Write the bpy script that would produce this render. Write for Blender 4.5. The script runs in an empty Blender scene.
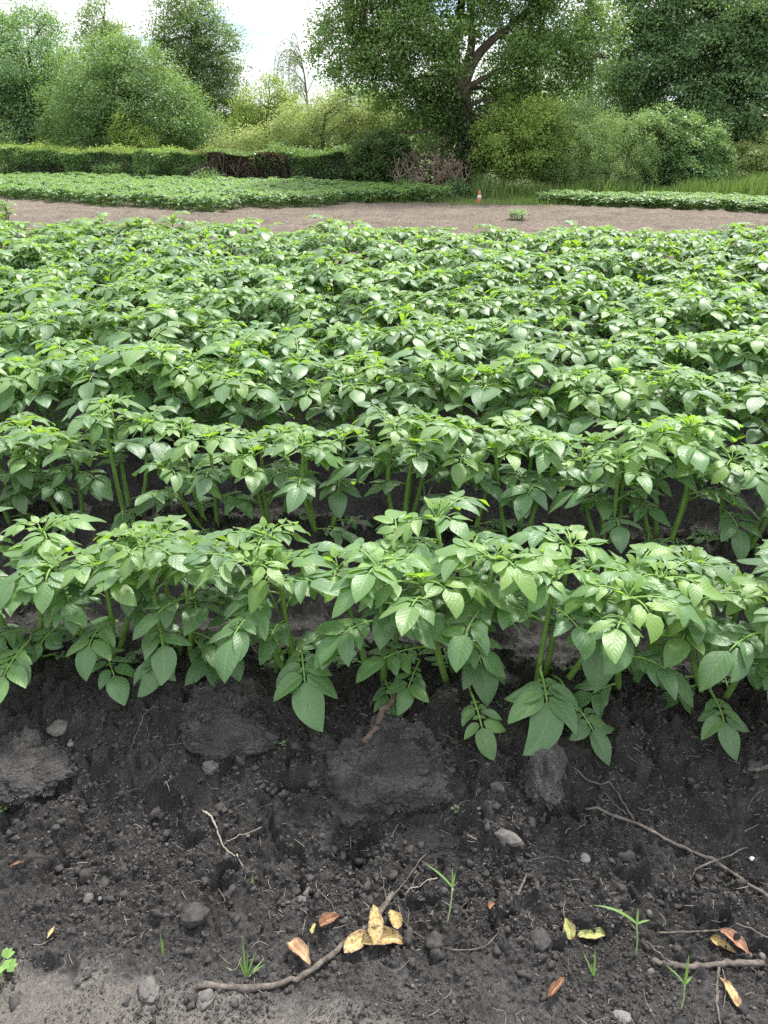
import bpy, bmesh, math, random
import numpy as np
from mathutils import Vector

random.seed(7)
RNG = np.random.default_rng(11)
scene = bpy.context.scene
COL = scene.collection
R = math.radians

# ------------------------------------------------------------------ camera
H = 1.55
PITCH = R(27.0)
FPX = 769.0
cam_d = bpy.data.cameras.new('camera')
cam = bpy.data.objects.new('camera', cam_d)
COL.objects.link(cam)
cam.location = (0, 0, H)
cam.rotation_euler = (R(90) - PITCH, 0, 0)
cam_d.sensor_fit = 'VERTICAL'
cam_d.sensor_height = 34.6
cam_d.lens = 34.6 * FPX / 1024
cam_d.clip_end = 2000
cam_d.clip_start = 0.02
scene.camera = cam
CP, SP = math.cos(PITCH), math.sin(PITCH)


def ray(px, py):
    r, u = (px - 384) / FPX, (512 - py) / FPX
    return np.array([r, CP + u * SP, -SP + u * CP])


def at(px, py, y):
    d = ray(px, py)
    t = y / d[1]
    return np.array([0, 0, H]) + d * t


def gnd(px, py, z=0.0):
    d = ray(px, py)
    t = (z - H) / d[2]
    return np.array([0, 0, H]) + d * t


# ------------------------------------------------------------------ noise
def _hash(ix, iy, iz, seed):
    h = (ix.astype(np.int64) * 374761393 + iy.astype(np.int64) * 668265263 + iz.astype(np.int64) * 2147483647 + seed * 144665) & 0xFFFFFFFF
    h = ((h ^ (h >> 13)) * 1274126177) & 0xFFFFFFFF
    h = ((h ^ (h >> 16)) * 2246822519) & 0xFFFFFFFF
    return ((h ^ (h >> 15)) & 0xFFFFFF) / float(0xFFFFFF) * 2 - 1


def noise3(x, y, z, seed=0):
    x, y, z = np.broadcast_arrays(np.asarray(x, float), np.asarray(y, float), np.asarray(z, float))
    x0, y0, z0 = np.floor(x), np.floor(y), np.floor(z)
    fx, fy, fz = x - x0, y - y0, z - z0
    fx, fy, fz = [f * f * f * (f * (f * 6 - 15) + 10) for f in (fx, fy, fz)]
    out = 0
    for dx in (0, 1):
        wx = fx if dx else 1 - fx
        for dy in (0, 1):
            wy = fy if dy else 1 - fy
            for dz in (0, 1):
                wz = fz if dz else 1 - fz
                out = out + wx * wy * wz * _hash(x0 + dx, y0 + dy, z0 + dz, seed)
    return out


def noise2(x, y, seed=0):
    x, y = np.broadcast_arrays(np.asarray(x, float), np.asarray(y, float))
    x0, y0 = np.floor(x), np.floor(y)
    fx, fy = x - x0, y - y0
    fx, fy = [f * f * f * (f * (f * 6 - 15) + 10) for f in (fx, fy)]
    zz = np.zeros_like(x0)
    a, b = _hash(x0, y0, zz, seed), _hash(x0 + 1, y0, zz, seed)
    c, d = _hash(x0, y0 + 1, zz, seed), _hash(x0 + 1, y0 + 1, zz, seed)
    return (a * (1 - fx) + b * fx) * (1 - fy) + (c * (1 - fx) + d * fx) * fy


def fbm(x, y, f0, octv, seed=0, gain=0.5):
    s, a, t = 0, 1.0, 0.0
    for o in range(octv):
        ca, sa = math.cos(o * 0.9 + 0.4), math.sin(o * 0.9 + 0.4)
        s = s + a * noise2((x * ca - y * sa) * f0, (x * sa + y * ca) * f0, seed + o * 17)
        t += a
        a *= gain
        f0 *= 2.03
    return s / t


def clods(x, y, cell, seed, rmin=0.25, rmax=0.62, dens=0.6):
    """rounded lumps scattered over cells; returns the height of the lump over each point"""
    ix, iy = np.floor(x / cell), np.floor(y / cell)
    out = np.zeros_like(x)
    zz = np.zeros_like(ix)
    for dx in (-1, 0, 1):
        for dy in (-1, 0, 1):
            jx, jy = ix + dx, iy + dy
            ox = (_hash(jx, jy, zz, seed) * 0.5 + 0.5 + jx) * cell
            oy = (_hash(jx, jy, zz, seed + 1) * 0.5 + 0.5 + jy) * cell
            r = cell * (rmin + (rmax - rmin) * (_hash(jx, jy, zz, seed + 2) * 0.5 + 0.5) ** 2)
            r = np.where(_hash(jx, jy, zz, seed + 3) * 0.5 + 0.5 < dens, r, 1e-6)
            ex = (x - ox) * (1 + 0.3 * _hash(jx, jy, zz, seed + 4))
            ey = (y - oy) * (1 + 0.3 * _hash(jx, jy, zz, seed + 5))
            an = _hash(jx, jy, zz, seed + 6) * math.pi
            ca, sa = np.cos(an), np.sin(an)
            a1, a2 = np.abs(ex * ca + ey * sa), np.abs(ey * ca - ex * sa)
            d = 0.62 * np.maximum(a1, a2) + 0.38 * (a1 + a2) * 0.8
            tl = 1 + 0.5 * (ex * _hash(jx, jy, zz, seed + 7) + ey * _hash(jx, jy, zz, seed + 8)) / (r + 1e-9)
            out = np.maximum(out, 0.8 * r * np.clip(1 - (d / r) ** 2.2, 0, 1) * np.clip(tl, 0.3, 1.7))
    return out


def sstep(a, b, x):
    t = np.clip((x - a) / (b - a), 0, 1)
    return t * t * (3 - 2 * t)


# ------------------------------------------------------------------ terrain
ROWA = R(5.5)
CA, SA = math.cos(ROWA), math.sin(ROWA)
SP_ROW = 0.82
S0 = 1.72
NROW = 9
S_END = S0 + SP_ROW * (NROW - 1) + 0.42


def rowc(x, y):
    return y * CA + x * SA, x * CA - y * SA      # s (across rows), t (along rows)


def row_xy(s, t):
    return s * SA + t * CA, s * CA - t * SA


# crusts and hollows on the bank: pixel centre, radii (m), lift, dryness
def _c(px, py, z=0.08):
    g = gnd(px, py, z)
    return g[0], g[1]


CRUST = [(_c(392, 765), 0.125, 0.095, 0.034, 0.55), (_c(545, 772), 0.042, 0.062, 0.030, 0.75),
         (_c(25, 760), 0.10, 0.07, 0.020, 0.40), (_c(225, 725), 0.10, 0.06, 0.018, 0.40),
         (_c(500, 835, .03), 0.03, 0.05, 0.014, 0.3), (_c(610, 700, .12), 0.10, 0.05, 0.012, 0.15),
         (_c(150, 760), 0.06, 0.05, 0.012, 0.25), (_c(700, 740), 0.12, 0.07, 0.010, 0.1),
         (_c(330, 830, .03), 0.10, 0.05, 0.012, 0.12), (_c(130, 900, 0), 0.09, 0.05, 0.008, 0.1)]
HOLLOW = [(_c(296, 778), 0.055, 0.030, 0.075), (_c(360, 832, .03), 0.07, 0.02, 0.04), (_c(450, 840, .03), 0.05, 0.018, 0.045), (_c(560, 822, .04), 0.05, 0.02, 0.03), (_c(470, 838, .03), 0.05, 0.03, 0.025), (_c(505, 775), 0.04, 0.05, 0.02),
          (_c(250, 850, .02), 0.09, 0.04, 0.018), (_c(470, 735), 0.05, 0.05, 0.02), (_c(660, 850, 0.02), 0.10, 0.05, 0.012),
          (_c(60, 965, 0), 0.05, 0.04, 0.018), (_c(120, 850, 0), 0.08, 0.05, 0.012)]


def crust_mask(x, y):
    lift, dry = 0, 0
    wx = x + 0.040 * fbm(x, y, 16, 5, 91)
    wy = y + 0.040 * fbm(x, y, 16, 5, 92)
    for (cx, cy), rx, ry, h, d in CRUST:
        q = np.sqrt(((wx - cx) / rx) ** 2 + ((wy - cy) / ry) ** 2)
        m = 1 - sstep(0.90, 0.985, q)
        lift = lift + 0.55 * h * m * (0.8 + 0.35 * fbm(x, y, 20, 3, 93))
        dry = np.maximum(dry, d * m)
    crk = np.abs(fbm(x, y, 13, 4, 95, 0.6))
    lift = lift - 0.022 * (1 - sstep(0.0, 0.045, crk)) * sstep(0.004, 0.02, lift)
    for (cx, cy), rx, ry, h in HOLLOW:
        q = np.sqrt(((wx - cx) / rx) ** 2 + ((wy - cy) / ry) ** 2)
        lift = lift - h * (1 - sstep(0.3, 1.1, q))
    return lift, dry


def height(x, y, fine=True):
    x = np.asarray(x, float)
    y = np.asarray(y, float)
    s, t = rowc(x, y)
    k = (s - S0) / SP_ROW
    ridge = 0.165 * (0.5 + 0.5 * np.cos(2 * math.pi * k)) ** 0.75
    front = 0.165 * sstep(1.20, 1.60, s + 0.05 * fbm(x, y, 4, 2, 5))
    z = np.where(s < S0, front, ridge)
    z = np.where(s > S_END, 0.0, z)
    z = z + 0.02 * fbm(x, y, 2.2, 2, 31) * sstep(0.5, 0.9, s)
    far = sstep(9, 30, s)
    z = z + far * 0.05 * fbm(x, y, 0.3, 2, 33)
    # raised beds far away
    if fine:
        near = 1 - sstep(3.0, 4.2, s)
        lift, _ = crust_mask(x, y)
        bank = sstep(0.95, 1.15, s) * near
        z = z + lift * near
        # broken ledges
        wv = fbm(x, y, 7, 4, 51)
        z = z + bank * 0.030 * (sstep(-0.03, 0.03, wv) - 0.5)
        wv2 = fbm(x + 3, y, 14, 4, 57)
        z = z + (0.35 + 0.65 * bank) * near * 0.012 * (sstep(-0.05, 0.04, wv2) - 0.5)
        n1 = fbm(x, y, 11, 5, 61, 0.58)
        n2 = 1 - np.abs(fbm(x, y, 34, 4, 67, 0.6)) * 2.4
        amp = 0.35 + 0.65 * sstep(0.84, 1.05, s)
        z = z + near * amp * (0.022 * n1 + 0.006 * np.clip(n2, -1, 1))
        lump = fbm(x, y, 70, 3, 71, 0.6)
        z = z + near * amp * 0.006 * np.clip(lump, -0.25, 1)
        wx = x + 0.009 * noise2(x * 60, y * 60, 201) + 0.004 * noise2(x * 150, y * 150, 203)
        wy = y + 0.009 * noise2(x * 60, y * 60, 202) + 0.004 * noise2(x * 150, y * 150, 204)
        pat = sstep(-0.25, 0.35, fbm(x, y, 6, 3, 205))
        flat = 0.35 + 0.65 * sstep(0.84, 1.02, s)
        z = z + near * (0.9 * clods(wx, wy, 0.056, 211, 0.12, 0.5, 0.45) * pat + 1.0 * clods(wx, wy, 0.027, 221, 0.2, 0.6, 0.55) * (0.35 + 0.65 * pat) + 1.0 * clods(wx, wy, 0.014, 231, 0.3, 0.6, 0.6)) * flat
        z = z + near * (0.0024 * noise2(x * 190, y * 190, 241) + 0.005 * noise2(x * 75, y * 75, 243)) * flat
        z = z + (1 - near) * 0.03 * fbm(x, y, 5, 4, 77, 0.65) * (1 - far * 0.5) + (1 - near) * sstep(8.6, 9.2, s) * 0.6 * clods(x, y, 0.13, 79, 0.1, 0.5, 0.5)
        # tyre tracks on the far bare strip
        for off, wd, dp in ((10.9, 0.13, 0.075), (11.6, 0.12, 0.07), (13.2, 0.13, 0.06)):
            q = np.abs(s + 0.16 * t - off) / wd
            z = z - dp * np.exp(-q * q) * (1 + 0.6 * np.sin(t * 18)) * sstep(8.2, 8.8, s)
    return z


def bed_mask(x, y):
    """soft masks of the two far beds and the grass verge"""
    return None


def grid_sheet():
    dense = np.arange(-0.76, 0.7601, 0.0024)
    side = 0.76 + np.cumsum(np.linspace(0.006, 0.2, 24))
    side = side[side < math.pi - 0.05]
    az = np.concatenate([-side[::-1], dense, side])
    rr = [0.12]
    while rr[-1] < 700:
        r = rr[-1]
        if r < 0.75:
            st = 0.05
        elif r < 1.95:
            st = 0.0028
        elif r < 3.2:
            st = 0.012
        elif r < 16:
            st = r * 0.0042
        else:
            st = r * 0.04
        rr.append(r + st)
    rr = np.array(rr)
    A, D = np.meshgrid(az, rr)
    X, Y = D * np.sin(A), D * np.cos(A)
    return X, Y


# ------------------------------------------------------------------ mesh building
def build(name, V, F, mats, parent=None, tint=None, uv=None, smooth=True, fmat=None, attrs=None):
    V = np.asarray(V, np.float32)
    F = np.asarray(F, np.int32)
    me = bpy.data.meshes.new(name)
    me.vertices.add(len(V))
    me.vertices.foreach_set('co', V.ravel())
    n = F.shape[1]
    me.loops.add(F.size)
    me.loops.foreach_set('vertex_index', F.ravel())
    me.polygons.add(len(F))
    me.polygons.foreach_set('loop_start', np.arange(0, F.size, n, dtype=np.int32))
    me.polygons.foreach_set('loop_total', np.full(len(F), n, np.int32))
    if smooth:
        me.polygons.foreach_set('use_smooth', np.ones(len(F), bool))
    if not isinstance(mats, (list, tuple)):
        mats = [mats]
    for m in mats:
        me.materials.append(m)
    if fmat is not None:
        me.polygons.foreach_set('material_index', np.asarray(fmat, np.int32))
    if uv is not None:
        l = me.uv_layers.new(name='UVMap')
        l.data.foreach_set('uv', np.asarray(uv, np.float32)[F.ravel()].ravel())
    if tint is not None:
        a = me.attributes.new('tint', 'FLOAT', 'POINT')
        a.data.foreach_set('value', np.asarray(tint, np.float32))
    for k, v in (attrs or {}).items():
        a = me.attributes.new(k, 'FLOAT', 'POINT')
        a.data.foreach_set('value', np.asarray(v, np.float32))
    me.update(calc_edges=True)
    me.validate()
    o = bpy.data.objects.new(name, me)
    COL.objects.link(o)
    if parent:
        o.parent = parent
    return o


class Bag:
    """collects pieces made of quads"""

    def __init__(self):
        self.V, self.F, self.T, self.U, self.M, self.n = [], [], [], [], [], 0

    def add(self, V, F, tint=0.5, uv=None, mi=0):
        V = np.asarray(V, float)
        F = np.asarray(F, int)
        self.V.append(V)
        self.F.append(F + self.n)
        self.T.append(np.broadcast_to(np.asarray(tint, float), (len(V),)))
        self.U.append(np.zeros((len(V), 2)) if uv is None else uv)
        self.M.append(np.full(len(F), mi))
        self.n += len(V)

    def build(self, name, mats, parent=None, smooth=True):
        return build(name, np.concatenate(self.V), np.concatenate(self.F), mats, parent,
                     np.concatenate(self.T), np.concatenate(self.U), smooth, np.concatenate(self.M))


def nrmz(v):
    return v / (np.linalg.norm(v) + 1e-12)


def tube(bag, pts, rad, n=6, tint=0.5, mi=0, lump=0.0):
    pts = np.asarray(pts, float)
    m = len(pts)
    rad = np.broadcast_to(np.asarray(rad, float), (m,))
    tg = np.gradient(pts, axis=0)
    ref = np.array([0.31, 0.52, 0.79])
    V = []
    ang = np.arange(n) / n * 2 * math.pi
    for i in range(m):
        d = nrmz(tg[i])
        a = nrmz(np.cross(d, ref))
        b = np.cross(d, a)
        rr = rad[i] * (1 + lump * RNG.normal(size=n))
        V.append(pts[i] + (np.cos(ang) * rr)[:, None] * a + (np.sin(ang) * rr)[:, None] * b)
    # closed tips
    V = [np.repeat(pts[:1], n, 0)] + V + [np.repeat(pts[-1:], n, 0)]
    V = np.concatenate(V)
    F = []
    for i in range(m + 1):
        for j in range(n):
            F.append((i * n + j, i * n + (j + 1) % n, (i + 1) * n + (j + 1) % n, (i + 1) * n + j))
    uv = np.zeros((len(V), 2))
    uv[:, 1] = np.repeat(np.linspace(0, 1, m + 2), n)
    uv[:, 0] = np.tile(np.arange(n) / n, m + 2)
    bag.add(V, F, tint, uv, mi)


def spline(ctrl, n):
    ctrl = np.asarray(ctrl, float)
    k = len(ctrl)
    P = np.vstack([2 * ctrl[0] - ctrl[1], ctrl, 2 * ctrl[-1] - ctrl[-2]])
    out = []
    for u in np.linspace(0, k - 1 - 1e-6, n):
        i = int(u)
        f = u - i
        p0, p1, p2, p3 = P[i], P[i + 1], P[i + 2], P[i + 3]
        out.append(0.5 * ((2 * p1) + (p2 - p0) * f + (2 * p0 - 5 * p1 + 4 * p2 - p3) * f * f + (3 * p1 - p0 - 3 * p2 + p3) * f ** 3))
    return np.array(out)


def tag(o, label=None, cat=None, group=None, kind=None):
    if label:
        o['label'] = label
    if cat:
        o['category'] = cat
    if group:
        o['group'] = group
    if kind:
        o['kind'] = kind
    return o


def empty(name, loc=(0, 0, 0)):
    o = bpy.data.objects.new(name, None)
    o.empty_display_size = 0.05
    COL.objects.link(o)
    o.location = loc
    return o


# ------------------------------------------------------------------ materials
class NT:
    def __init__(self, name):
        self.m = bpy.data.materials.new(name)
        self.m.use_nodes = True
        self.t = self.m.node_tree
        self.b = self.t.nodes['Principled BSDF']
        self.out = self.t.nodes['Material Output']

    def n(self, typ, **kw):
        x = self.t.nodes.new(typ)
        for k, v in kw.items():
            if k in ('operation', 'data_type', 'attribute_name', 'blend_type', 'noise_dimensions', 'feature', 'use_clamp', 'distance', 'clamp'):
                setattr(x, k, v)
            else:
                x.inputs[k].default_value = v
        return x

    def l(self, a, b):
        self.t.links.new(a, b)

    def math(self, op, a, b=None, c=None, clamp=False):
        x = self.t.nodes.new('ShaderNodeMath')
        x.operation = op
        x.use_clamp = clamp
        for i, v in enumerate((a, b, c)):
            if v is None:
                continue
            if isinstance(v, (int, float)):
                x.inputs[i].default_value = v
            else:
                self.l(v, x.inputs[i])
        return x.outputs[0]

    def mix(self, fac, a, b, blend='MIX'):
        x = self.t.nodes.new('ShaderNodeMix')
        x.data_type = 'RGBA'
        x.blend_type = blend
        for sock, v in ((x.inputs[0], fac), (x.inputs[6], a), (x.inputs[7], b)):
            if isinstance(v, (int, float)):
                sock.default_value = v
            elif isinstance(v, tuple):
                sock.default_value = (*v, 1) if len(v) == 3 else v
            else:
                self.l(v, sock)
        return x.outputs[2]

    def ramp(self, fac, stops):
        x = self.t.nodes.new('ShaderNodeValToRGB')
        cr = x.color_ramp
        while len(cr.elements) < len(stops):
            cr.elements.new(0.5)
        for e, (p, c) in zip(cr.elements, stops):
            e.position = p
            e.color = (*c, 1) if isinstance(c, tuple) else (c, c, c, 1)
        self.l(fac, x.inputs[0])
        return x.outputs[0]

    def noise(self, vec, scale, detail=3, rough=0.55, dist=0.0):
        x = self.t.nodes.new('ShaderNodeTexNoise')
        x.inputs['Scale'].default_value = scale
        x.inputs['Detail'].default_value = detail
        x.inputs['Roughness'].default_value = rough
        x.inputs['Distortion'].default_value = dist
        if vec is not None:
            self.l(vec, x.inputs['Vector'])
        return x.outputs['Fac']

    def bump(self, h, dist, strength=1.0, normal=None):
        x = self.t.nodes.new('ShaderNodeBump')
        x.inputs['Strength'].default_value = strength
        x.inputs['Distance'].default_value = dist
        self.l(h, x.inputs['Height'])
        if normal is not None:
            self.l(normal, x.inputs['Normal'])
        return x.outputs[0]

    def attr(self, name):
        x = self.t.nodes.new('ShaderNodeAttribute')
        x.attribute_name = name
        return x.outputs['Fac']

    def obj(self):
        return self.t.nodes.new('ShaderNodeTexCoord').outputs['Object']


def soil_mat():
    n = NT('soil')
    co = n.obj()
    dry, far, grassy = n.attr('dry'), n.attr('far'), n.attr('grassy')
    a = n.noise(co, 9, 6, 0.65)
    b = n.noise(co, 120, 4, 0.7)
    c = n.noise(co, 420, 3, 0.7)
    dark = n.ramp(a, [(0.3, (0.021, 0.0198, 0.0195)), (0.7, (0.051, 0.048, 0.047))])
    dark = n.mix(n.ramp(b, [(0.45, 0.0), (0.75, 0.8)]), dark, (0.080, 0.075, 0.072))
    pale = n.ramp(b, [(0.3, (0.105, 0.096, 0.088)), (0.7, (0.24, 0.22, 0.20))])
    crust = n.ramp(b, [(0.3, (0.080, 0.076, 0.074)), (0.7, (0.165, 0.156, 0.150))])
    lowdry = n.math('MULTIPLY', dry, 2.0, clamp=True)
    hidry = n.math('MULTIPLY_ADD', dry, 2.0, -1.0, clamp=True)
    col = n.mix(lowdry, dark, crust)
    col = n.mix(hidry, col, pale)
    farc = n.ramp(n.noise(co, 1.7, 6, 0.7), [(0.3, (0.140, 0.111, 0.088)), (0.72, (0.285, 0.232, 0.188))])
    farc = n.mix(n.ramp(n.noise(co, 14, 4, 0.7), [(0.35, 0.55), (0.6, 0.0)]), farc, (0.10, 0.083, 0.072))
    col = n.mix(far, col, farc)
    gr = n.ramp(n.noise(co, 3, 4), [(0.3, (0.06, 0.085, 0.025)), (0.7, (0.12, 0.16, 0.05))])
    col = n.mix(grassy, col, gr)
    # pale sand grains
    v = n.t.nodes.new('ShaderNodeTexVoronoi')
    v.inputs['Scale'].default_value = 190
    n.l(co, v.inputs['Vector'])
    grain = n.math('LESS_THAN', v.outputs['Distance'], 0.16)
    sel = n.t.nodes.new('ShaderNodeSeparateColor')
    n.l(v.outputs['Color'], sel.inputs[0])
    grain = n.math('MULTIPLY', grain, n.math('GREATER_THAN', sel.outputs[0], 0.86))
    col = n.mix(n.math('MULTIPLY', grain, n.math('SUBTRACT', 1.0, far)), col, (0.22, 0.21, 0.20))
    n.l(col, n.b.inputs['Base Color'])
    n.b.inputs['Roughness'].default_value = 0.92
    n.b.inputs['Specular IOR Level'].default_value = 0.25
    b0 = n.bump(n.math('MULTIPLY', n.noise(co, 6, 6, 0.75), far), 0.16, 0.9)
    b1 = n.bump(n.noise(co, 60, 8, 0.78), 0.03, 0.9, b0)
    b2 = n.bump(c, 0.010, 0.9, b1)
    n.l(b2, n.b.inputs['Normal'])
    return n.m


def clod_mat(name, c0, c1, sc=60):
    n = NT(name)
    co = n.obj()
    a = n.noise(co, sc, 5, 0.7)
    col = n.ramp(a, [(0.3, c0), (0.7, c1)])
    n.l(col, n.b.inputs['Base Color'])
    n.b.inputs['Roughness'].default_value = 0.93
    n.b.inputs['Specular IOR Level'].default_value = 0.2
    n.l(n.bump(n.noise(co, sc * 4, 4, 0.7), 0.004, 0.8), n.b.inputs['Normal'])
    return n.m


def leaf_mat(name, old, mid, young, trans=(0.22, 0.42, 0.03), tfac=0.27, veins=True, rough=0.42, sheen=0.25, spec=0.5):
    n = NT(name)
    tint = n.attr('tint')
    co = n.obj()
    base = n.ramp(tint, [(0.0, old), (0.5, mid), (1.0, young)])
    info = n.t.nodes.new('ShaderNodeObjectInfo')
    hsv = n.t.nodes.new('ShaderNodeHueSaturation')
    n.l(base, hsv.inputs['Color'])
    n.l(n.math('MULTIPLY_ADD', info.outputs['Random'], 0.3, 0.85), hsv.inputs['Value'])
    base = hsv.outputs[0]
    nrm = None
    if veins:
        uv = n.t.nodes.new('ShaderNodeTexCoord').outputs['UV']
        sep = n.t.nodes.new('ShaderNodeSeparateXYZ')
        n.l(uv, sep.inputs[0])
        au = n.math('ABSOLUTE', n.math('MULTIPLY_ADD', sep.outputs[0], 2.0, -1.0))   # 0 midrib .. 1 edge
        v = sep.outputs[1]
        midrib = n.math('SUBTRACT', 1.0, n.math('SMOOTHSTEP', au, 0.0, 0.07) if False else n.math('MULTIPLY', au, 16.0, clamp=True))
        ph = n.math('SUBTRACT', n.math('MULTIPLY', v, 6.5), n.math('MULTIPLY', n.math('POWER', au, 0.8), 1.9))
        fr = n.math('ABSOLUTE', n.math('SUBTRACT', n.math('FRACT', ph), 0.5))          # 0.5 at vein
        lat = n.math('MULTIPLY_ADD', fr, 14.0, -6.0, clamp=True)
        lat = n.math('MULTIPLY', lat, n.math('SUBTRACT', 1.0, n.math('MULTIPLY', au, 0.75)))
        vein = n.math('MAXIMUM', midrib, lat)
        blot = n.ramp(n.noise(co, 38, 5, 0.7), [(0.66, 0.0), (0.72, 0.55)])
        base = n.mix(blot, base, (0.085, 0.095, 0.035))
        fine = n.noise(co, 95, 4, 0.65)
        mott = n.noise(co, 22, 3, 0.6)
        base = n.mix(n.math('MULTIPLY', mott, 0.35), base, (0.028, 0.062, 0.02))
        base = n.mix(n.math('MULTIPLY', lat, 0.10), base, (0.16, 0.25, 0.09))
        base = n.mix(n.math('MULTIPLY', midrib, 0.40), base, (0.19, 0.29, 0.10))
        dome = n.math('SUBTRACT', 1.0, n.math('POWER', n.math('MULTIPLY', fr, 2.0), 3.0))
        hgt = n.math('ADD', n.math('MULTIPLY', dome, 0.8), n.math('MULTIPLY', fine, 2.2))
        hgt = n.math('SUBTRACT', hgt, n.math('MULTIPLY', midrib, 0.8))
        nrm = n.bump(hgt, 0.0014, 0.35)
    n.l(base, n.b.inputs['Base Color'])
    n.b.inputs['Roughness'].default_value = rough
    n.b.inputs['Specular IOR Level'].default_value = spec
    n.b.inputs['Sheen Weight'].default_value = sheen
    n.b.inputs['Sheen Roughness'].default_value = 0.45
    if nrm is not None:
        n.l(nrm, n.b.inputs['Normal'])
    tr = n.t.nodes.new('ShaderNodeBsdfTranslucent')
    tcol = n.mix(tint, tuple(c * 0.6 for c in trans), trans)
    n.l(tcol, tr.inputs[0])
    mx = n.t.nodes.new('ShaderNodeMixShader')
    mx.inputs[0].default_value = tfac
    n.l(n.b.outputs[0], mx.inputs[1])
    n.l(tr.outputs[0], mx.inputs[2])
    n.l(mx.outputs[0], n.out.inputs[0])
    return n.m


def simple_mat(name, c0, c1, scale=8, rough=0.8, bump=0.01, stretch=None):
    n = NT(name)
    co = n.obj()
    if stretch:
        mp = n.t.nodes.new('ShaderNodeMapping')
        mp.inputs['Scale'].default_value = stretch
        n.l(co, mp.inputs[0])
        co = mp.outputs[0]
    a = n.noise(co, scale, 5, 0.65)
    n.l(n.ramp(a, [(0.3, c0), (0.7, c1)]), n.b.inputs['Base Color'])
    n.b.inputs['Roughness'].default_value = rough
    n.b.inputs['Specular IOR Level'].default_value = 0.3
    if bump:
        n.l(n.bump(n.noise(co, scale * 2.5, 5, 0.7), bump, 0.8), n.b.inputs['Normal'])
    return n.m


def dead_leaf_mat(name, a, b, spot, scale=45, amount=0.5):
    n = NT(name)
    co = n.obj()
    f = n.noise(co, scale, 4, 0.6)
    col = n.ramp(f, [(0.35, a), (0.65, b)])
    s2 = n.noise(co, scale * 3.2, 3, 0.6)
    col = n.mix(n.ramp(s2, [(0.72 - amount * 0.3, 0.0), (0.80 - amount * 0.3, 1.0)]), col, spot)
    uv = n.t.nodes.new('ShaderNodeTexCoord').outputs['UV']
    sep = n.t.nodes.new('ShaderNodeSeparateXYZ')
    n.l(uv, sep.inputs[0])
    au = n.math('ABSOLUTE', n.math('MULTIPLY_ADD', sep.outputs[0], 2.0, -1.0))
    edge = n.math('MULTIPLY_ADD', n.math('ADD', au, n.math('MULTIPLY', s2, 0.9)), 3.0, -3.3, clamp=True)
    col = n.mix(edge, col, tuple(0.55 * c for c in spot))
    col = n.mix(n.ramp(n.noise(co, scale * 0.6, 3), [(0.5, 0.0), (0.66, 0.75)]), col, (0.17, 0.085, 0.04))
    mid = n.math('SUBTRACT', 1.0, n.math('MULTIPLY', au, 14.0, clamp=True))
    col = n.mix(n.math('MULTIPLY', mid, 0.6), col, (0.30, 0.22, 0.11))
    n.l(col, n.b.inputs['Base Color'])
    n.b.inputs['Roughness'].default_value = 0.6
    n.l(n.bump(f, 0.003, 0.8), n.b.inputs['Normal'])
    return n.m


M = {}
M['soil'] = soil_mat()
M['clod'] = clod_mat('soil clod', (0.024, 0.0225, 0.022), (0.068, 0.063, 0.061))
M['crust'] = clod_mat('dried soil crust', (0.045, 0.042, 0.040), (0.125, 0.116, 0.110), 26)
M['crust_pale'] = clod_mat('pale dried soil crust', (0.07, 0.066, 0.062), (0.17, 0.16, 0.15), 26)
M['clod_pale'] = clod_mat('pale soil clod', (0.06, 0.056, 0.053), (0.14, 0.13, 0.122))
M['stone'] = clod_mat('grey stone', (0.10, 0.097, 0.093), (0.19, 0.183, 0.175), 90)
M['shell'] = clod_mat('white shell', (0.36, 0.35, 0.33), (0.52, 0.50, 0.47), 90)
M['potato_leaf'] = leaf_mat('potato leaf', (0.042, 0.110, 0.042), (0.074, 0.170, 0.052), (0.155, 0.268, 0.036), trans=(0.33, 0.58, 0.03), tfac=0.40, sheen=0.28, rough=0.44, spec=0.68)
M['potato_stem'] = simple_mat('potato stem', (0.085, 0.165, 0.035), (0.145, 0.245, 0.055), 30, 0.5, 0.002)
M['bark'] = simple_mat('bark', (0.055, 0.043, 0.033), (0.19, 0.155, 0.115), 5, 0.9, 0.05, (1, 1, 0.25))
M['bark_dark'] = simple_mat('dark bark', (0.03, 0.026, 0.022), (0.08, 0.068, 0.055), 6, 0.9, 0.04, (1, 1, 0.3))
M['twig'] = simple_mat('dry twig', (0.045, 0.039, 0.034), (0.17, 0.145, 0.125), 60, 0.9, 0.008)
M['twig_dark'] = simple_mat('dark stick', (0.045, 0.034, 0.027), (0.13, 0.092, 0.068), 50, 0.8, 0.004)
M['dead_twig'] = simple_mat('dead brown twigs', (0.13, 0.095, 0.075), (0.30, 0.23, 0.185), 9, 0.9, 0.01)


def tree_leaf(name, c0, c1, c2, trans=(0.26, 0.40, 0.07), tf=0.40, sheen=0.1, rough=0.5):
    return leaf_mat(name, c0, c1, c2, trans, tf, False, rough, sheen, 0.35)


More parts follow.
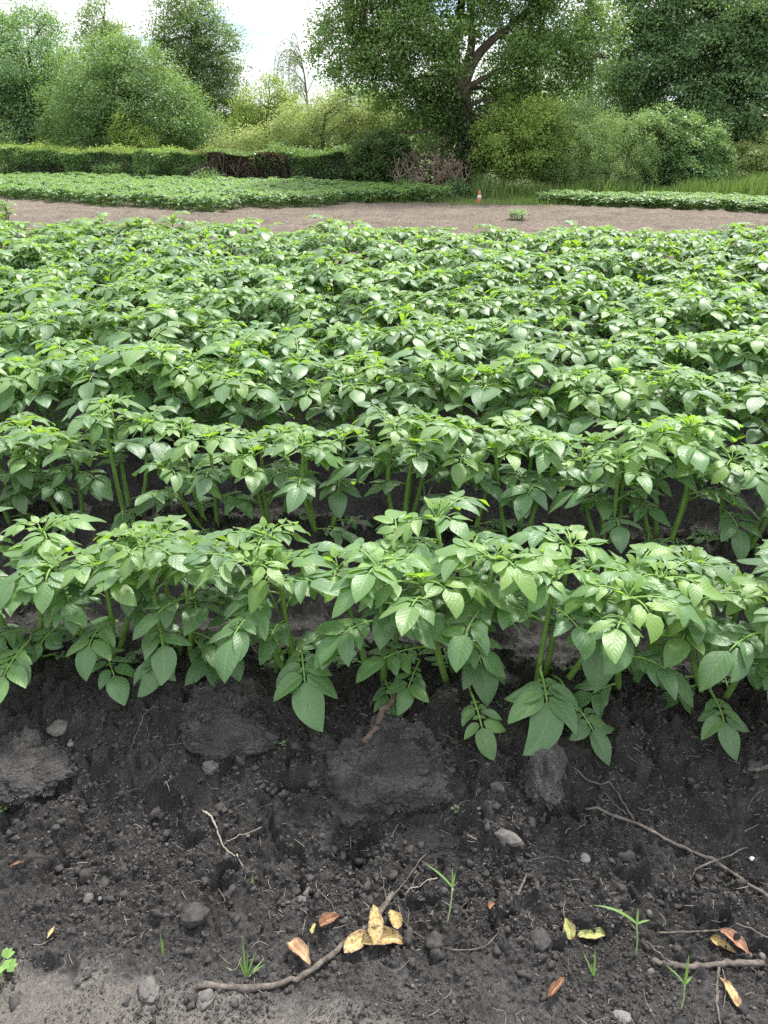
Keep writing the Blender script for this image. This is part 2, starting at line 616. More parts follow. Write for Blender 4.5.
M['oak'] = tree_leaf('oak leaves', (0.100, 0.186, 0.057), (0.177, 0.317, 0.086), (0.298, 0.468, 0.128))
M['ash'] = tree_leaf('blue green leaves', (0.109, 0.204, 0.096), (0.190, 0.333, 0.144), (0.312, 0.479, 0.223))
M['dark'] = tree_leaf('dark leaves', (0.060, 0.105, 0.051), (0.102, 0.171, 0.078), (0.166, 0.258, 0.115))
M['mid'] = tree_leaf('mid green leaves', (0.086, 0.162, 0.061), (0.143, 0.261, 0.092), (0.224, 0.365, 0.132))
M['light'] = tree_leaf('light leaves', (0.09, 0.16, 0.055), (0.15, 0.25, 0.08), (0.22, 0.33, 0.12), (0.34, 0.48, 0.12))
M['yellow'] = tree_leaf('yellow green leaves', (0.10, 0.17, 0.04), (0.18, 0.28, 0.06), (0.30, 0.38, 0.10), (0.42, 0.55, 0.08))
M['willow'] = tree_leaf('willow leaves', (0.15, 0.21, 0.07), (0.24, 0.31, 0.11), (0.36, 0.40, 0.17), (0.45, 0.55, 0.14))
M['weep'] = tree_leaf('silvery leaves', (0.12, 0.155, 0.12), (0.18, 0.22, 0.17), (0.26, 0.29, 0.23))
M['ivy'] = tree_leaf('ivy leaves', (0.033, 0.065, 0.025), (0.062, 0.114, 0.039), (0.111, 0.187, 0.065), rough=0.35)
M['nettle'] = tree_leaf('nettle leaves', (0.063, 0.119, 0.056), (0.101, 0.175, 0.087), (0.154, 0.238, 0.126))
M['brown'] = tree_leaf('dead hedge leaves', (0.055, 0.042, 0.030), (0.10, 0.075, 0.052), (0.20, 0.115, 0.07), (0.16, 0.1, 0.04))
M['grass'] = tree_leaf('grass blades', (0.069, 0.121, 0.029), (0.121, 0.190, 0.052), (0.241, 0.282, 0.109), (0.230, 0.391, 0.057))
M['sprout'] = tree_leaf('fresh grass', (0.11, 0.21, 0.05), (0.17, 0.30, 0.08), (0.38, 0.44, 0.25), (0.28, 0.46, 0.06))
M['lf_yellow'] = dead_leaf_mat('yellow fallen leaf', (0.25, 0.175, 0.055), (0.36, 0.29, 0.14), (0.11, 0.06, 0.025), 60, 0.55)
M['lf_red'] = dead_leaf_mat('red and cream fallen leaf', (0.20, 0.07, 0.035), (0.38, 0.31, 0.18), (0.16, 0.06, 0.03), 30, 0.35)
M['lf_brown'] = dead_leaf_mat('orange brown fallen leaf', (0.165, 0.072, 0.036), (0.25, 0.135, 0.075), (0.12, 0.05, 0.03), 40, 0.3)
M['lf_lime'] = dead_leaf_mat('lime fallen leaf', (0.16, 0.185, 0.045), (0.28, 0.27, 0.10), (0.15, 0.08, 0.03), 40, 0.25)
M['fibre'] = simple_mat('pale plant fibre', (0.13, 0.115, 0.095), (0.30, 0.265, 0.215), 30, 0.8, 0)
M['cone'] = simple_mat('orange plastic', (0.30, 0.075, 0.035), (0.42, 0.13, 0.07), 20, 0.5, 0)
M['cone_white'] = simple_mat('white band', (0.35, 0.33, 0.30), (0.48, 0.46, 0.43), 20, 0.5, 0)

# ------------------------------------------------------------------ ground
X, Y = grid_sheet()
nr, nc = X.shape
x, y = X.ravel(), Y.ravel()
s, t = rowc(x, y)
z = height(x, y)
_, cr_dry = crust_mask(x, y)
near = 1 - sstep(2.2, 3.0, s)
dn = fbm(x, y, 5, 4, 101)
dn2 = fbm(x, y, 22, 4, 107)
path = sstep(0.935, 0.855, s + 0.07 * dn + 0.05 * dn2 + 0.03 * np.sin(x * 3 + 1.0))
ambient_dry = np.clip(0.20 * sstep(1.15, 0.9, s) + 0.16 * sstep(0.1, 0.5, dn2), 0, 1) * near
dry = np.clip(np.maximum(np.maximum(path, cr_dry * near * (0.75 + 0.5 * dn2)), ambient_dry), 0, 1)
far = sstep(S_END - 0.1, S_END + 0.25, s + 0.1 * fbm(x, y, 3, 3, 111))
# grass verge begins beyond the beds
vy = 17.6 + 0.5 * fbm(x, y, 0.9, 3, 113) - 0.02 * x
grassy = sstep(vy - 0.25, vy + 0.3, y + 0.12 * x)
grassy = np.maximum(grassy, sstep(0.25, 0.55, fbm(x, y, 1.3, 4, 117)) * sstep(15.2, 16.0, y) * (x > 0.5) * 0.8)
idx = np.arange(nr * nc).reshape(nr, nc)
F = np.stack([idx[:-1, :-1], idx[:-1, 1:], idx[1:, 1:], idx[1:, :-1]], -1).reshape(-1, 4)
ground = build('ground', np.stack([x, y, z], 1), F, M['soil'], attrs={'dry': dry, 'far': far, 'grassy': grassy})
tag(ground, 'dark bare soil of the potato field rising to ridges', kind='structure')


def hz(px, py=None):
    return float(height(np.array([px]), np.array([py]))[0])


def on(px, py, z0=0.02):
    """ground point seen at a pixel"""
    zz = z0
    for _ in range(8):
        g = gnd(px, py, zz)
        zz = 0.5 * zz + 0.5 * hz(g[0], g[1])
    g = gnd(px, py, zz)
    return np.array([g[0], g[1], hz(g[0], g[1])])


# ------------------------------------------------------------------ potato plants
def leaflet(bag, o, d, nm, L, W, droop, fold, curl, tint, nv, nu, rng, twist=0.0):
    tt = np.linspace(0, 1, nv + 1)
    us = np.linspace(-1, 1, nu + 1)
    prof = (tt ** 0.6) * (1 - tt) ** 0.86 * (1 - 0.25 * tt)
    prof = prof / prof.max() * W / 2
    prof[0] = W * 0.03
    prof[-1] = W * 0.004
    step = L / nv
    p = np.array(o, float)
    d = nrmz(d)
    nm = nrmz(nm - d * np.dot(nm, d))
    V, U = [], []
    wav = rng.uniform(0, 6.28)
    wamp = rng.uniform(0.02, 0.07) * W
    side = rng.normal(0, 0.5) / nv
    for i in range(nv + 1):
        lat = np.cross(d, nm)
        w = prof[i]
        zz = fold * np.abs(us) * w - curl * us * us * w + wamp * np.sin(wav + tt[i] * 7 + us * 1.7) * np.abs(us) * (w / (W / 2))
        V.append(p + lat[None] * (us * w)[:, None] * (1 - 0.3 * abs(fold)) + nm[None] * zz[:, None])
        U.append(np.stack([us * 0.5 + 0.5, np.full(nu + 1, tt[i])], 1))
        p = p + d * step
        # bend towards the ground, slight sideways sweep
        down = np.array([0, 0, -1.0])
        axis = np.cross(d, down)
        d = nrmz(d + (down - d * np.dot(d, down)) * droop / nv + lat * side)
        nm = nrmz(nm - d * np.dot(nm, d))
    V, U = np.concatenate(V), np.concatenate(U)
    m = nu + 1
    F = [(i * m + j, i * m + j + 1, (i + 1) * m + j + 1, (i + 1) * m + j) for i in range(nv) for j in range(nu)]
    bag.add(V, F, tint, U)


def compound(bag, o, az, el, L, T, droop, tint, rng, nv=8, nu=6, pairs=3, small=True, stem_mi=1, tsize=1.2):
    n = 9
    d = np.array([math.cos(az) * math.cos(el), math.sin(az) * math.cos(el), math.sin(el)])
    pts, dirs = [np.array(o, float)], [d]
    down = np.array([0, 0, -1.0])
    for i in range(n):
        p = pts[-1] + d * (L / n)
        d = nrmz(d + (down - d * np.dot(d, down)) * droop / n * (0.5 + 1.2 * i / n))
        pts.append(p)
        dirs.append(d)
    pts = np.array(pts)
    tube(bag, pts, np.linspace(0.0042, 0.0022, n + 1) * (0.6 + 4 * T), 5, min(1, tint + 0.35), stem_mi)

    def pos(f):
        k = f * n
        i = min(int(k), n - 1)
        return pts[i] + (pts[i + 1] - pts[i]) * (k - i), dirs[i]
    lv = np.array([-math.sin(az), math.cos(az), 0.0])
    sizes = [0.98, 0.84, 0.6, 0.42]
    fr = [0.83, 0.62, 0.43, 0.28]
    for k in range(pairs):
        p, dd = pos(fr[k] + rng.normal(0, 0.012))
        nm = nrmz(np.cross(dd, lv))
        if nm[2] < 0:
            nm = -nm
        for sg in (-1, 1):
            a = R(rng.uniform(48, 72))
            dr = dd * math.cos(a) + lv * sg * math.sin(a) + nm * rng.uniform(-0.15, 0.18)
            l = T * sizes[k] * rng.uniform(0.82, 1.12)
            leaflet(bag, p + dr * 0.008, dr, nm + lv * sg * rng.uniform(-0.1, 0.3), l, l * rng.uniform(0.48, 0.60), rng.uniform(0.35, 1.15),
                    rng.uniform(0.1, 0.5), rng.uniform(0.0, 0.4), np.clip(tint + rng.normal(0, 0.12), 0, 1), nv, nu, rng)
    if small:
        for f in (0.73, 0.53, 0.36):
            p, dd = pos(f)
            nm = nrmz(np.cross(dd, lv))
            if nm[2] < 0:
                nm = -nm
            for sg in (-1, 1):
                dr = dd * 0.4 + lv * sg + nm * 0.1
                l = T * rng.uniform(0.16, 0.32)
                leaflet(bag, p, dr, nm, l, l * 0.68, 0.4, 0.15, 0.1, np.clip(tint + 0.1, 0, 1), 3, 4, rng)
    p, dd = pos(1.0)
    nm = nrmz(np.cross(dd, lv))
    if nm[2] < 0:
        nm = -nm
    l = T * tsize * rng.uniform(0.95, 1.15)
    leaflet(bag, p, dd, nm, l, l * rng.uniform(0.58, 0.68), rng.uniform(0.4, 1.0), rng.uniform(0.05, 0.3), rng.uniform(0, 0.3),
            np.clip(tint + rng.normal(0, 0.04), 0, 1), nv, nu, rng)


def plant_meshes(seed, hi, size=1.0, merged=False):
    """meshes for one potato plant: a foliage bag and a list of stem bags"""
    rng = np.random.default_rng(seed)
    nv, nu = (8, 6) if hi else (5, 4)
    fol = Bag()
    stems = []
    ns = 12 if merged else (int(rng.integers(3, 5)) if hi else int(rng.integers(3, 5)))
    ga = rng.uniform(0, 6.28)
    for k in range(ns):
        a = ga + k * 2 * math.pi / ns + rng.normal(0, 0.3)
        lean = rng.uniform(0.10, 0.34) if k else 0.05
        hh = size * rng.uniform(0.30, 0.41) * (1 if k else 1.06)
        sprd = rng.uniform(0.02, 0.24) if merged else 0.03
        base = np.array([math.cos(a) * sprd, math.sin(a) * sprd, -0.03])
        top = np.array([math.cos(a) * (sprd + lean * hh), math.sin(a) * (sprd + lean * hh), hh])
        midp = base * 0.5 + top * 0.5 + np.array([math.cos(a), math.sin(a), 0]) * rng.uniform(0, 0.03) + rng.normal(0, 0.008, 3)
        path = spline([base, midp, top], 9)
        sb = fol if merged else Bag()
        tube(sb, path, np.linspace(0.0098, 0.0052, 9), 7 if hi else 5, 0.6, 1 if merged else 0, 0.06)
        if not merged:
            stems.append(sb)
        nl = int(rng.integers(5, 8)) + (0 if hi or merged else 2)
        az = rng.uniform(0, 6.28)
        outw = a
        for i in range(nl):
            f = 0.14 + 0.86 * (i / (nl - 1)) ** 0.62
            if f < 0.45 and rng.uniform() < (0.25 if hi else 0.15):
                continue
            q = f * 8
            j = min(int(q), 7)
            p = path[j] + (path[j + 1] - path[j]) * (q - j)
            az += R(137.5) + rng.normal(0, 0.25)
            dlt = (az - outw + math.pi) % (2 * math.pi) - math.pi
            azz = outw + dlt * 0.8          # leaves of a stem favour the outer side
            if f < 0.42:
                el, L, T, dr, ti = rng.uniform(-0.15, 0.3), rng.uniform(0.09, 0.16), rng.uniform(0.055, 0.082), rng.uniform(0.3, 0.7), rng.uniform(0.15, 0.5)
            elif f < 0.78:
                el, L, T, dr, ti = rng.uniform(0.25, 0.65), rng.uniform(0.11, 0.17), rng.uniform(0.075, 0.104), rng.uniform(0.5, 1.1), rng.uniform(0.15, 0.55)
            else:
                el, L, T, dr, ti = rng.uniform(0.30, 0.75), rng.uniform(0.10, 0.16), rng.uniform(0.068, 0.092), rng.uniform(0.7, 1.4), rng.uniform(0.3, 0.8)
            kk = 0.90 if hi else 1.08
            compound(fol, p, azz, el, L * size * kk, T * size * kk, dr, ti, rng, nv, nu, 3, small=hi)
        # young leaves round the growing tip
        for i in range(3):
            compound(fol, top, az + 0.6 + i * 2.1, rng.uniform(0.45, 0.85), rng.uniform(0.06, 0.095) * size, rng.uniform(0.055, 0.078) * size, rng.uniform(1.0, 1.6), rng.uniform(0.55, 0.9), rng, 5, 4, 2, small=False)
        for i in range(3):
            compound(fol, top, az + i * 2.0, rng.uniform(0.9, 1.3), 0.03 * size, 0.030 * size, 0.8, rng.uniform(0.85, 1.0), rng, 4, 4, 1, small=False)
    return fol, stems


LEAFM = [M['potato_leaf'], M['potato_stem']]


def make_plant(seed, hi):
    root = empty('potato_plant')
    fol, stems = plant_meshes(seed, hi)
    fol.build('foliage', LEAFM, root)
    for sb in stems:
        sb.build('stem', M['potato_stem'], root)
    return root


def dup(root):
    r = root.copy()
    COL.objects.link(r)
    for ch in list(root.children):
        c = ch.copy()
        COL.objects.link(c)
        c.parent = r
    return r


ORD = ['first', 'second', 'third', 'fourth', 'fifth', 'sixth', 'seventh', 'eighth', 'ninth', 'tenth', 'eleventh', 'twelfth', 'thirteenth', 'fourteenth',
       'fifteenth', 'sixteenth', 'seventeenth', 'eighteenth', 'nineteenth', 'twentieth']

HI = [[make_plant(100 + i, True), False] for i in range(9)]
LO = [[make_plant(200 + i, False), False] for i in range(7)]


def take(pool, i):
    e = pool[i % len(pool)]
    if not e[1]:
        e[1] = True
        return e[0]
    return dup(e[0])


FRONT = []


def row_depth_x(px, s):
    """t along the row for a pixel column at row s (plant base height)"""
    # base point lies on the row line and in the vertical plane of the pixel column
    zb = 0.17
    lo, hi_ = -12.0, 12.0
    for _ in range(50):
        m = (lo + hi_) / 2
        X_, Y_ = row_xy(s, m)
        dep = Y_ * CP + (H - zb) * SP
        if 384 + FPX * X_ / dep < px:
            lo = m
        else:
            hi_ = m
    return (lo + hi_) / 2


def px_of(x, y, z):
    dep = y * CP + (H - z) * SP
    return 384 + FPX * x / dep


row1 = [-48, 34, 108, 182, 290, 378, 458, 545, 622, 715, 800]
row1_lab = {1: 'leftmost full potato plant of the front row, its leaf overhanging the bank',
            2: 'front row potato plant half hidden between larger ones above the flat soil slab',
            3: 'front row potato plant with upright stems, third from the left, above smooth bank soil',
            4: 'front row potato plant with the large pointed leaf hanging down the bank',
            5: 'front row potato plant directly behind the dark leaning stick',
            6: 'front row potato plant with a round leaflet low on the bank above the grey crust',
            7: 'front row potato plant with a big heart shaped leaf above the narrow pale crust',
            8: 'front row potato plant above the upper end of the long forked root',
            9: 'potato plant near the right end of the front row with its lowest leaf hanging down'}
vi = 0
for k in range(NROW):
    sk = S0 + k * SP_ROW
    if k == 0:
        ts = [row_depth_x(p, sk) for p in row1]
    else:
        tl, tr_ = row_depth_x(-45, sk), row_depth_x(813, sk)
        sp = 0.25 if k < 3 else 0.26
        n = int((tr_ - tl) / sp) + 1
        ts = list(np.linspace(tl, tr_, n) + RNG.normal(0, 0.03, n))
    seen = 0
    for i, tv in enumerate(ts):
        jx, jy = row_xy(sk + (RNG.normal(0, 0.02) if k else 0), tv)
        pool = HI if k < 2 else LO
        o = take(pool, i if k == 0 else (i * 4 + k * 3 + int(RNG.integers(0, 3))))
        zz = hz(jx, jy)
        o.location = (jx, jy, zz)
        o.rotation_euler = (RNG.normal(0, 0.05), RNG.normal(0, 0.05), RNG.uniform(0, 6.28))
        sc = RNG.uniform(0.9, 1.1)
        o.scale = (sc * 1.03, sc * 1.03, sc)
        px = px_of(jx, jy, zz + 0.1)
        grp = 'potato plants in the %s row from the bank' % ORD[k]
        if k == 0:
            FRONT.append(o)
            lab = row1_lab.get(i)
            if lab is None:
                lab = 'front row potato plant cut off by the %s edge of the picture' % ('left' if px < 384 else 'right')
        elif k < 4:
            if px < 5:
                lab = 'potato plant of the %s row from the bank, cut off at the left edge' % ORD[k]
                if seen == 0 and i > 0 and px > -20:
                    lab = 'potato plant of the %s row from the bank, just showing at the left edge' % ORD[k]
            elif px > 763:
                lab = 'potato plant of the %s row from the bank, cut off at the right edge' % ORD[k]
                if px < 792:
                    lab = 'potato plant of the %s row from the bank, just showing at the right edge' % ORD[k]
            else:
                lab = '%s potato plant from the left in the %s row behind the bank' % (ORD[min(seen, 19)], ORD[k])
                seen += 1
        else:
            lab = 'potato plant merging with its neighbours in the %s row from the bank' % ORD[k]
        tag(o, lab, 'potato plant', grp)

# big drooping leaves of the front row, parts of their plants
EXTRA = [  # plant index, pixel of the leaf base, height above z=0, azimuth (deg), elevation, length, leaflet size, droop
    (1, 30, 640, 0.30, -100, 0.0, 0.13, 0.115, 0.7), 
    (2, 100, 640, 0.24, -60, 0.1, 0.17, 0.085, 0.6), (3, 165, 645, 0.27, -95, 0.0, 0.08, 0.095, 0.8),
    (3, 195, 640, 0.26, -50, 0.0, 0.09, 0.115, 1.2), (4, 300, 640, 0.29, -80, 0.05, 0.15, 0.135, 1.0),
    (4, 265, 590, 0.43, -110, 0.35, 0.10, 0.125, 1.8), 
    (5, 420, 660, 0.26, -110, 0.0, 0.10, 0.085, 0.7), (6, 470, 690, 0.22, -80, 0.0, 0.12, 0.085, 0.9),
    (6, 470, 640, 0.30, -75, 0.1, 0.09, 0.115, 1.2), (7, 540, 670, 0.27, -88, 0.0, 0.10, 0.140, 1.1),
    (7, 570, 700, 0.21, -65, 0.0, 0.10, 0.085, 0.9), (8, 600, 610, 0.40, -100, 0.2, 0.10, 0.135, 1.8),
    (9, 710, 690, 0.23, -88, 0.0, 0.10, 0.100, 0.9),
    (9, 705, 610, 0.40, -95, 0.3, 0.10, 0.130, 1.8), (9, 750, 640, 0.34, -70, 0.2, 0.10, 0.12, 1.5)]
rg = np.random.default_rng(5)
bpy.context.view_layer.update()
for (pi, px, py, zb, azd, el, L, T, dr) in EXTRA:
    root = FRONT[pi]
    g = gnd(px, py, zb)
    loc = np.array(root.location)
    bag = Bag()
    mw = root.matrix_basis.inverted()
    az = R(azd)
    # petiole from the stem foot to the leaf
    st = np.array([loc[0] * 0.6 + g[0] * 0.4, loc[1] - 0.01, max(loc[2] + 0.05, zb - 0.08)])
    tube(bag, spline([st, (st + g) / 2 + np.array([0, 0, 0.02]), g], 6), 0.0032, 5, 0.7, 1)
    compound(bag, g, az, el, L, T * 0.80, dr * 0.7, rg.uniform(0.3, 0.65), rg, 10, 8, 3, True)
    V = np.concatenate(bag.V)
    Vl = np.array([tuple(mw @ Vector(v)) for v in V])
    bag.V = [Vl]
    lf = build('leaf', Vl, np.concatenate(bag.F), LEAFM, root, np.concatenate(bag.T), np.concatenate(bag.U), True, np.concatenate(bag.M))


# far beds: small plants, one mesh each
def far_protos():
    out = []
    for i in range(5):
        fol, _ = plant_meshes(300 + i, False, 0.66, merged=True)
        o = fol.build('potato_plant', LEAFM)
        out.append([o, False])
    return out


FP = far_protos()


def take1(i):
    e = FP[i % len(FP)]
    if not e[1]:
        e[1] = True
        return e[0]
    o = e[0].copy()
    COL.objects.link(o)
    return o


def bed(corners, dir_deg, row_sp, sp, lab, grp, jitter=0.04, tall=0.85):
    """fills a quadrilateral with rows of plants"""
    P = np.array(corners)
    a = R(dir_deg)
    ux, uy = np.array([math.cos(a), math.sin(a)]), np.array([-math.sin(a), math.cos(a)])
    us, vs = P @ ux, P @ uy
    cnt = 0
    for v in np.arange(vs.min() + 0.1, vs.max(), row_sp):
        for u in np.arange(us.min(), us.max(), sp):
            q = ux * u + uy * v
            inside = True
            for k in range(len(P)):
                e = P[(k + 1) % len(P)] - P[k]
                w = q - P[k]
                if e[0] * w[1] - e[1] * w[0] < 0:
                    inside = False
            if not inside:
                continue
            X_, Y_ = q + RNG.normal(0, jitter, 2)
            o = take1(int(RNG.integers(0, 5)))
            o.location = (X_, Y_, hz(X_, Y_) + 0.02)
            o.rotation_euler = (0, 0, RNG.uniform(0, 6.28))
            sc = RNG.uniform(1.0, 1.2)
            o.scale = (sc, sc, sc * tall)
            tag(o, lab, 'potato plant', grp)
            cnt += 1
    return cnt


def g2(px, py):
    g = gnd(px, py)
    return (g[0], g[1])


A = g2(-40, 194)
B = g2(205, 212)
C = g2(438, 200)
nb = bed([A, B, C, (C[0] + 0.1, C[1] + 1.6), (A[0], A[1] + 4.2)], math.degrees(math.atan2(B[1] - A[1], B[0] - A[0])), 0.62, 0.52,
         'small potato plant in the triangular far bed in front of the clipped hedge', 'potato plants in the far bed at the left')
D = g2(548, 203)
E = g2(800, 214)
nb2 = bed([D, E, (E[0], E[1] + 1.5), (D[0], D[1] + 0.9)], math.degrees(math.atan2(E[1] - D[1], E[0] - D[0])), 0.5, 0.42,
          'small potato plant in the narrow far bed below the tall grass verge', 'potato plants in the far bed at the right', 0.04, 0.6)
print('far plants', nb, nb2)


def lone(px, py, sc, lab, d=None):
    g = gnd(px, py)
    o = take1(2)
    o.location = (g[0], g[1], hz(g[0], g[1]))
    o.scale = (sc, sc, sc)
    o.rotation_euler = (0, 0, 1.1)
    tag(o, lab, 'potato plant')


lone(517, 220, 0.6, 'lone small potato plant growing on the bare soil strip')
lone(-8, 226, 1.35, 'potato plant at the left edge rising against the bare soil strip')


# ------------------------------------------------------------------ trees, hedges and shrubs
def leaf_cloud(C, size, rng, tint, up=0.5, asp=0.55, outward=None):
    """one folded rhombus per centre; returns V (4n), F, tint"""
    n = len(C)
    d = rng.normal(size=(n, 3))
    d[:, 2] = d[:, 2] * 0.6 - 0.25
    d /= np.linalg.norm(d, axis=1)[:, None]
    nm = rng.normal(size=(n, 3)) * (1 - up)
    nm[:, 2] += up * 1.3
    if outward is not None:
        nm += outward * 0.5
    nm -= d * np.sum(nm * d, 1)[:, None]
    nm /= np.linalg.norm(nm, axis=1)[:, None] + 1e-9
    la = np.cross(d, nm)
    sz = size * rng.uniform(0.65, 1.3, n)[:, None]
    V = np.empty((n, 4, 3))
    V[:, 0] = C - d * sz * 0.5
    V[:, 1] = C + la * sz * asp * 0.5 + nm * sz * 0.08
    V[:, 2] = C + d * sz * 0.5 - nm * sz * 0.1
    V[:, 3] = C - la * sz * asp * 0.5 + nm * sz * 0.08
    F = np.arange(4 * n).reshape(n, 4)
    return V.reshape(-1, 3), F, np.repeat(np.clip(tint, 0, 1), 4)


def crown_pts(lobes, nclump, per, rng, csize=0.35, flat=0.55, shell=0.5):
    lob = np.array(lobes, float)
    w = lob[:, 3] * lob[:, 4] * lob[:, 5]
    w = w ** 0.75
    w /= w.sum()
    ids = rng.choice(len(lob), nclump, p=w)
    d = rng.normal(size=(nclump, 3))
    d /= np.linalg.norm(d, axis=1)[:, None]
    r = 1.06 * shell + (1.12 - shell) * rng.uniform(0, 1, nclump) ** 0.6
    r *= 1 + 0.16 * noise3(d[:, 0] * 2.5 + ids * 7, d[:, 1] * 2.5, d[:, 2] * 2.5, 3)
    cc = lob[ids, :3] + d * lob[ids, 3:6] * r[:, None]
    cs = csize * rng.uniform(0.55, 1.35, nclump)
    off = rng.normal(size=(nclump, per, 3)) * cs[:, None, None] * 0.55
    off[:, :, 2] *= flat
    # every clump is tilted outwards a little
    off[:, :, 2] += -0.35 * np.sum(off[:, :, :2] * d[:, None, :2], 2)
    pts = cc[:, None] + off
    base = rng.normal(0, 0.16, nclump)
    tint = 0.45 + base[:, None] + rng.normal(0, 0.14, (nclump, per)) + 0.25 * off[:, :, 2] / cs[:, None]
    return cc, pts.reshape(-1, 3), tint.ravel(), np.repeat(d, per, 0)


def limb(bag, a, b, r0, r1, rng, sag=0.12, n=9):
    a, b = np.asarray(a, float), np.asarray(b, float)
    L = np.linalg.norm(b - a)
    m1 = a + (b - a) * 0.35 + np.array([0, 0, sag * L]) + rng.normal(0, 0.05 * L, 3)
    m2 = a + (b - a) * 0.7 + np.array([0, 0, sag * 0.6 * L]) + rng.normal(0, 0.06 * L, 3)
    tube(bag, spline([a, m1, m2, b], n), np.linspace(r0, r1, n), 7, 0.5, 0, 0.04)


def tree(name, label, cat, base, trunk_top, r, lobes, nclump, per, leaf, mat, bark, seed, csize=0.35, flat=0.55, shell=0.5, nlimb=22, up=0.5,
         asp=0.55, trunk_paths=None, group=None):
    rng = np.random.default_rng(seed)
    base = np.asarray(base, float)
    root = empty(name, tuple(base))
    tag(root, label, cat, group)
    cc, pts, tint, outw = crown_pts(lobes, nclump, int(per * 1.6), rng, csize, flat, shell)
    tb = Bag()
    tt = np.asarray(trunk_top, float)
    if trunk_paths is None:
        p = spline([base - np.array([0, 0, 0.1]), base + (tt - base) * 0.5 + rng.normal(0, 0.04, 3), tt], 10)
        tube(tb, p - base, np.linspace(r * 1.25, r * 0.6, 10), 10, 0.5, 0, 0.05)
        starts = [p[int(q)] for q in (4, 6, 8, 9)]
    else:
        starts = []
        for ctrl, r0, r1 in trunk_paths:
            p = spline(ctrl, 14)
            tube(tb, p - base, np.linspace(r0, r1, 14), 10, 0.5, 0, 0.05)
            starts += [p[6], p[9], p[12], p[13]]
    for i in rng.choice(len(cc), min(nlimb, len(cc)), replace=False):
        st = min(starts, key=lambda q: np.linalg.norm(q - cc[i]) + (0.5 if q[2] > cc[i][2] else 0))
        limb(tb, st - base, cc[i] - base, r * 0.26, r * 0.05, rng)
    tb.build('trunk', bark, root)
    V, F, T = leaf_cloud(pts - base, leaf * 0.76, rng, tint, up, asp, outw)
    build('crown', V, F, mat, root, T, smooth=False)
    return root


def lobe(px, py, y, rpx, rpy, ry=None):
    """ellipsoid lobe whose outline covers the given pixel box at distance y"""
    c = at(px, py, y)
    dep = c[1] * CP + (H - c[2]) * SP
    rx, rz = rpx * dep / FPX, rpy * dep / FPX
    return (c[0], c[1], c[2], rx, ry if ry else (rx + rz) * 0.5, rz)


def foot(px, y):
    c = at(px, 190, y)
    return np.array([c[0], y, 0.0])


# left group
tree('broadleaf_tree', 'dark green broad tree at the left edge behind the clipped hedge', 'tree', foot(28, 27), at(30, 70, 27), 0.22,
     [lobe(20, 60, 27, 48, 46), lobe(-30, 70, 27, 55, 60), lobe(45, 110, 27, 34, 34), lobe(10, 120, 27, 50, 40), lobe(68, 85, 27, 22, 28), lobe(40, 35, 27, 22, 20)],
     560, 90, 0.100, M['ash'], M['bark_dark'], 21, 0.45)
tree('slender_tree', 'slender pale green tree with loose airy top rising behind the bushy tree', 'tree', foot(104, 33), at(104, 20, 33), 0.10,
     [lobe(104, 22, 33, 17, 26), lobe(98, 48, 33, 22, 20), lobe(118, 45, 33, 18, 22), lobe(104, 80, 33, 26, 30), lobe(90, 20, 33, 8, 14)],
     150, 42, 0.12, M['light'], M['bark_dark'], 22, 0.36, shell=0.2, nlimb=26)
tree('bushy_tree', 'mid green rounded bushy tree sloping down to the right behind the clipped hedge', 'tree', foot(130, 25), at(125, 90, 25), 0.16,
     [lobe(95, 95, 25, 42, 42), lobe(135, 95, 25, 45, 44), lobe(165, 115, 25, 40, 38), lobe(195, 128, 25, 24, 26), lobe(75, 122, 25, 30, 30), lobe(120, 65, 25, 30, 26)],
     520, 75, 0.09, M['mid'], M['bark_dark'], 23, 0.36)
tree('dark_tree', 'tall dark narrow tree with small leaves standing beside the open sky', 'tree', foot(195, 30), at(195, 25, 30), 0.2,
     [lobe(185, 35, 30, 34, 38), lobe(210, 60, 30, 30, 40), lobe(195, 90, 30, 38, 40), lobe(225, 100, 30, 24, 40), lobe(190, 8, 30, 26, 20), lobe(232, 45, 30, 9, 24), lobe(165, 55, 30, 20, 30)],
     420, 62, 0.10, M['dark'], M['bark_dark'], 24, 0.36, shell=0.25)
tree('sapling', 'small yellow green sapling sticking up above the clipped hedge', 'sapling', foot(127, 23.6), at(127, 125, 23.6), 0.03,
     [lobe(124, 128, 23.6, 11, 13), lobe(138, 138, 23.6, 16, 9), lobe(118, 140, 23.6, 10, 8)], 55, 40, 0.075, M['yellow'], M['bark_dark'], 25, 0.2, nlimb=10)
tree('round_shrub', 'rounded yellow green shrub behind the hedge below the open sky', 'shrub', foot(268, 28), at(268, 110, 28), 0.08,
     [lobe(265, 105, 28, 24, 24), lobe(285, 118, 28, 18, 20), lobe(250, 122, 28, 18, 20), lobe(240, 140, 28, 20, 18)], 190, 60, 0.09, M['yellow'], M['bark_dark'], 26, 0.3)
tree('pale_shrub', 'pale feathery willow shrub spilling over the hedge left of the oak', 'shrub', foot(325, 24), at(325, 115, 24), 0.06,
     [lobe(300, 128, 24, 24, 22), lobe(335, 120, 24, 26, 27), lobe(362, 128, 24, 24, 20), lobe(275, 140, 24, 26, 14), lobe(240, 146, 24, 24, 10), lobe(385, 125, 24, 18, 20)],
     300, 60, 0.10, M['willow'], M['bark_dark'], 27, 0.26, flat=1.0, up=0.2, asp=0.3)
tree('dark_shrub', 'dark green shrub behind the pale willow shrub under the oak', 'shrub', foot(360, 30), at(360, 100, 30), 0.08,
     [lobe(358, 105, 30, 26, 16), lobe(335, 118, 30, 14, 12), lobe(385, 112, 30, 20, 16)], 120, 60, 0.1, M['ash'], M['bark_dark'], 28, 0.3)

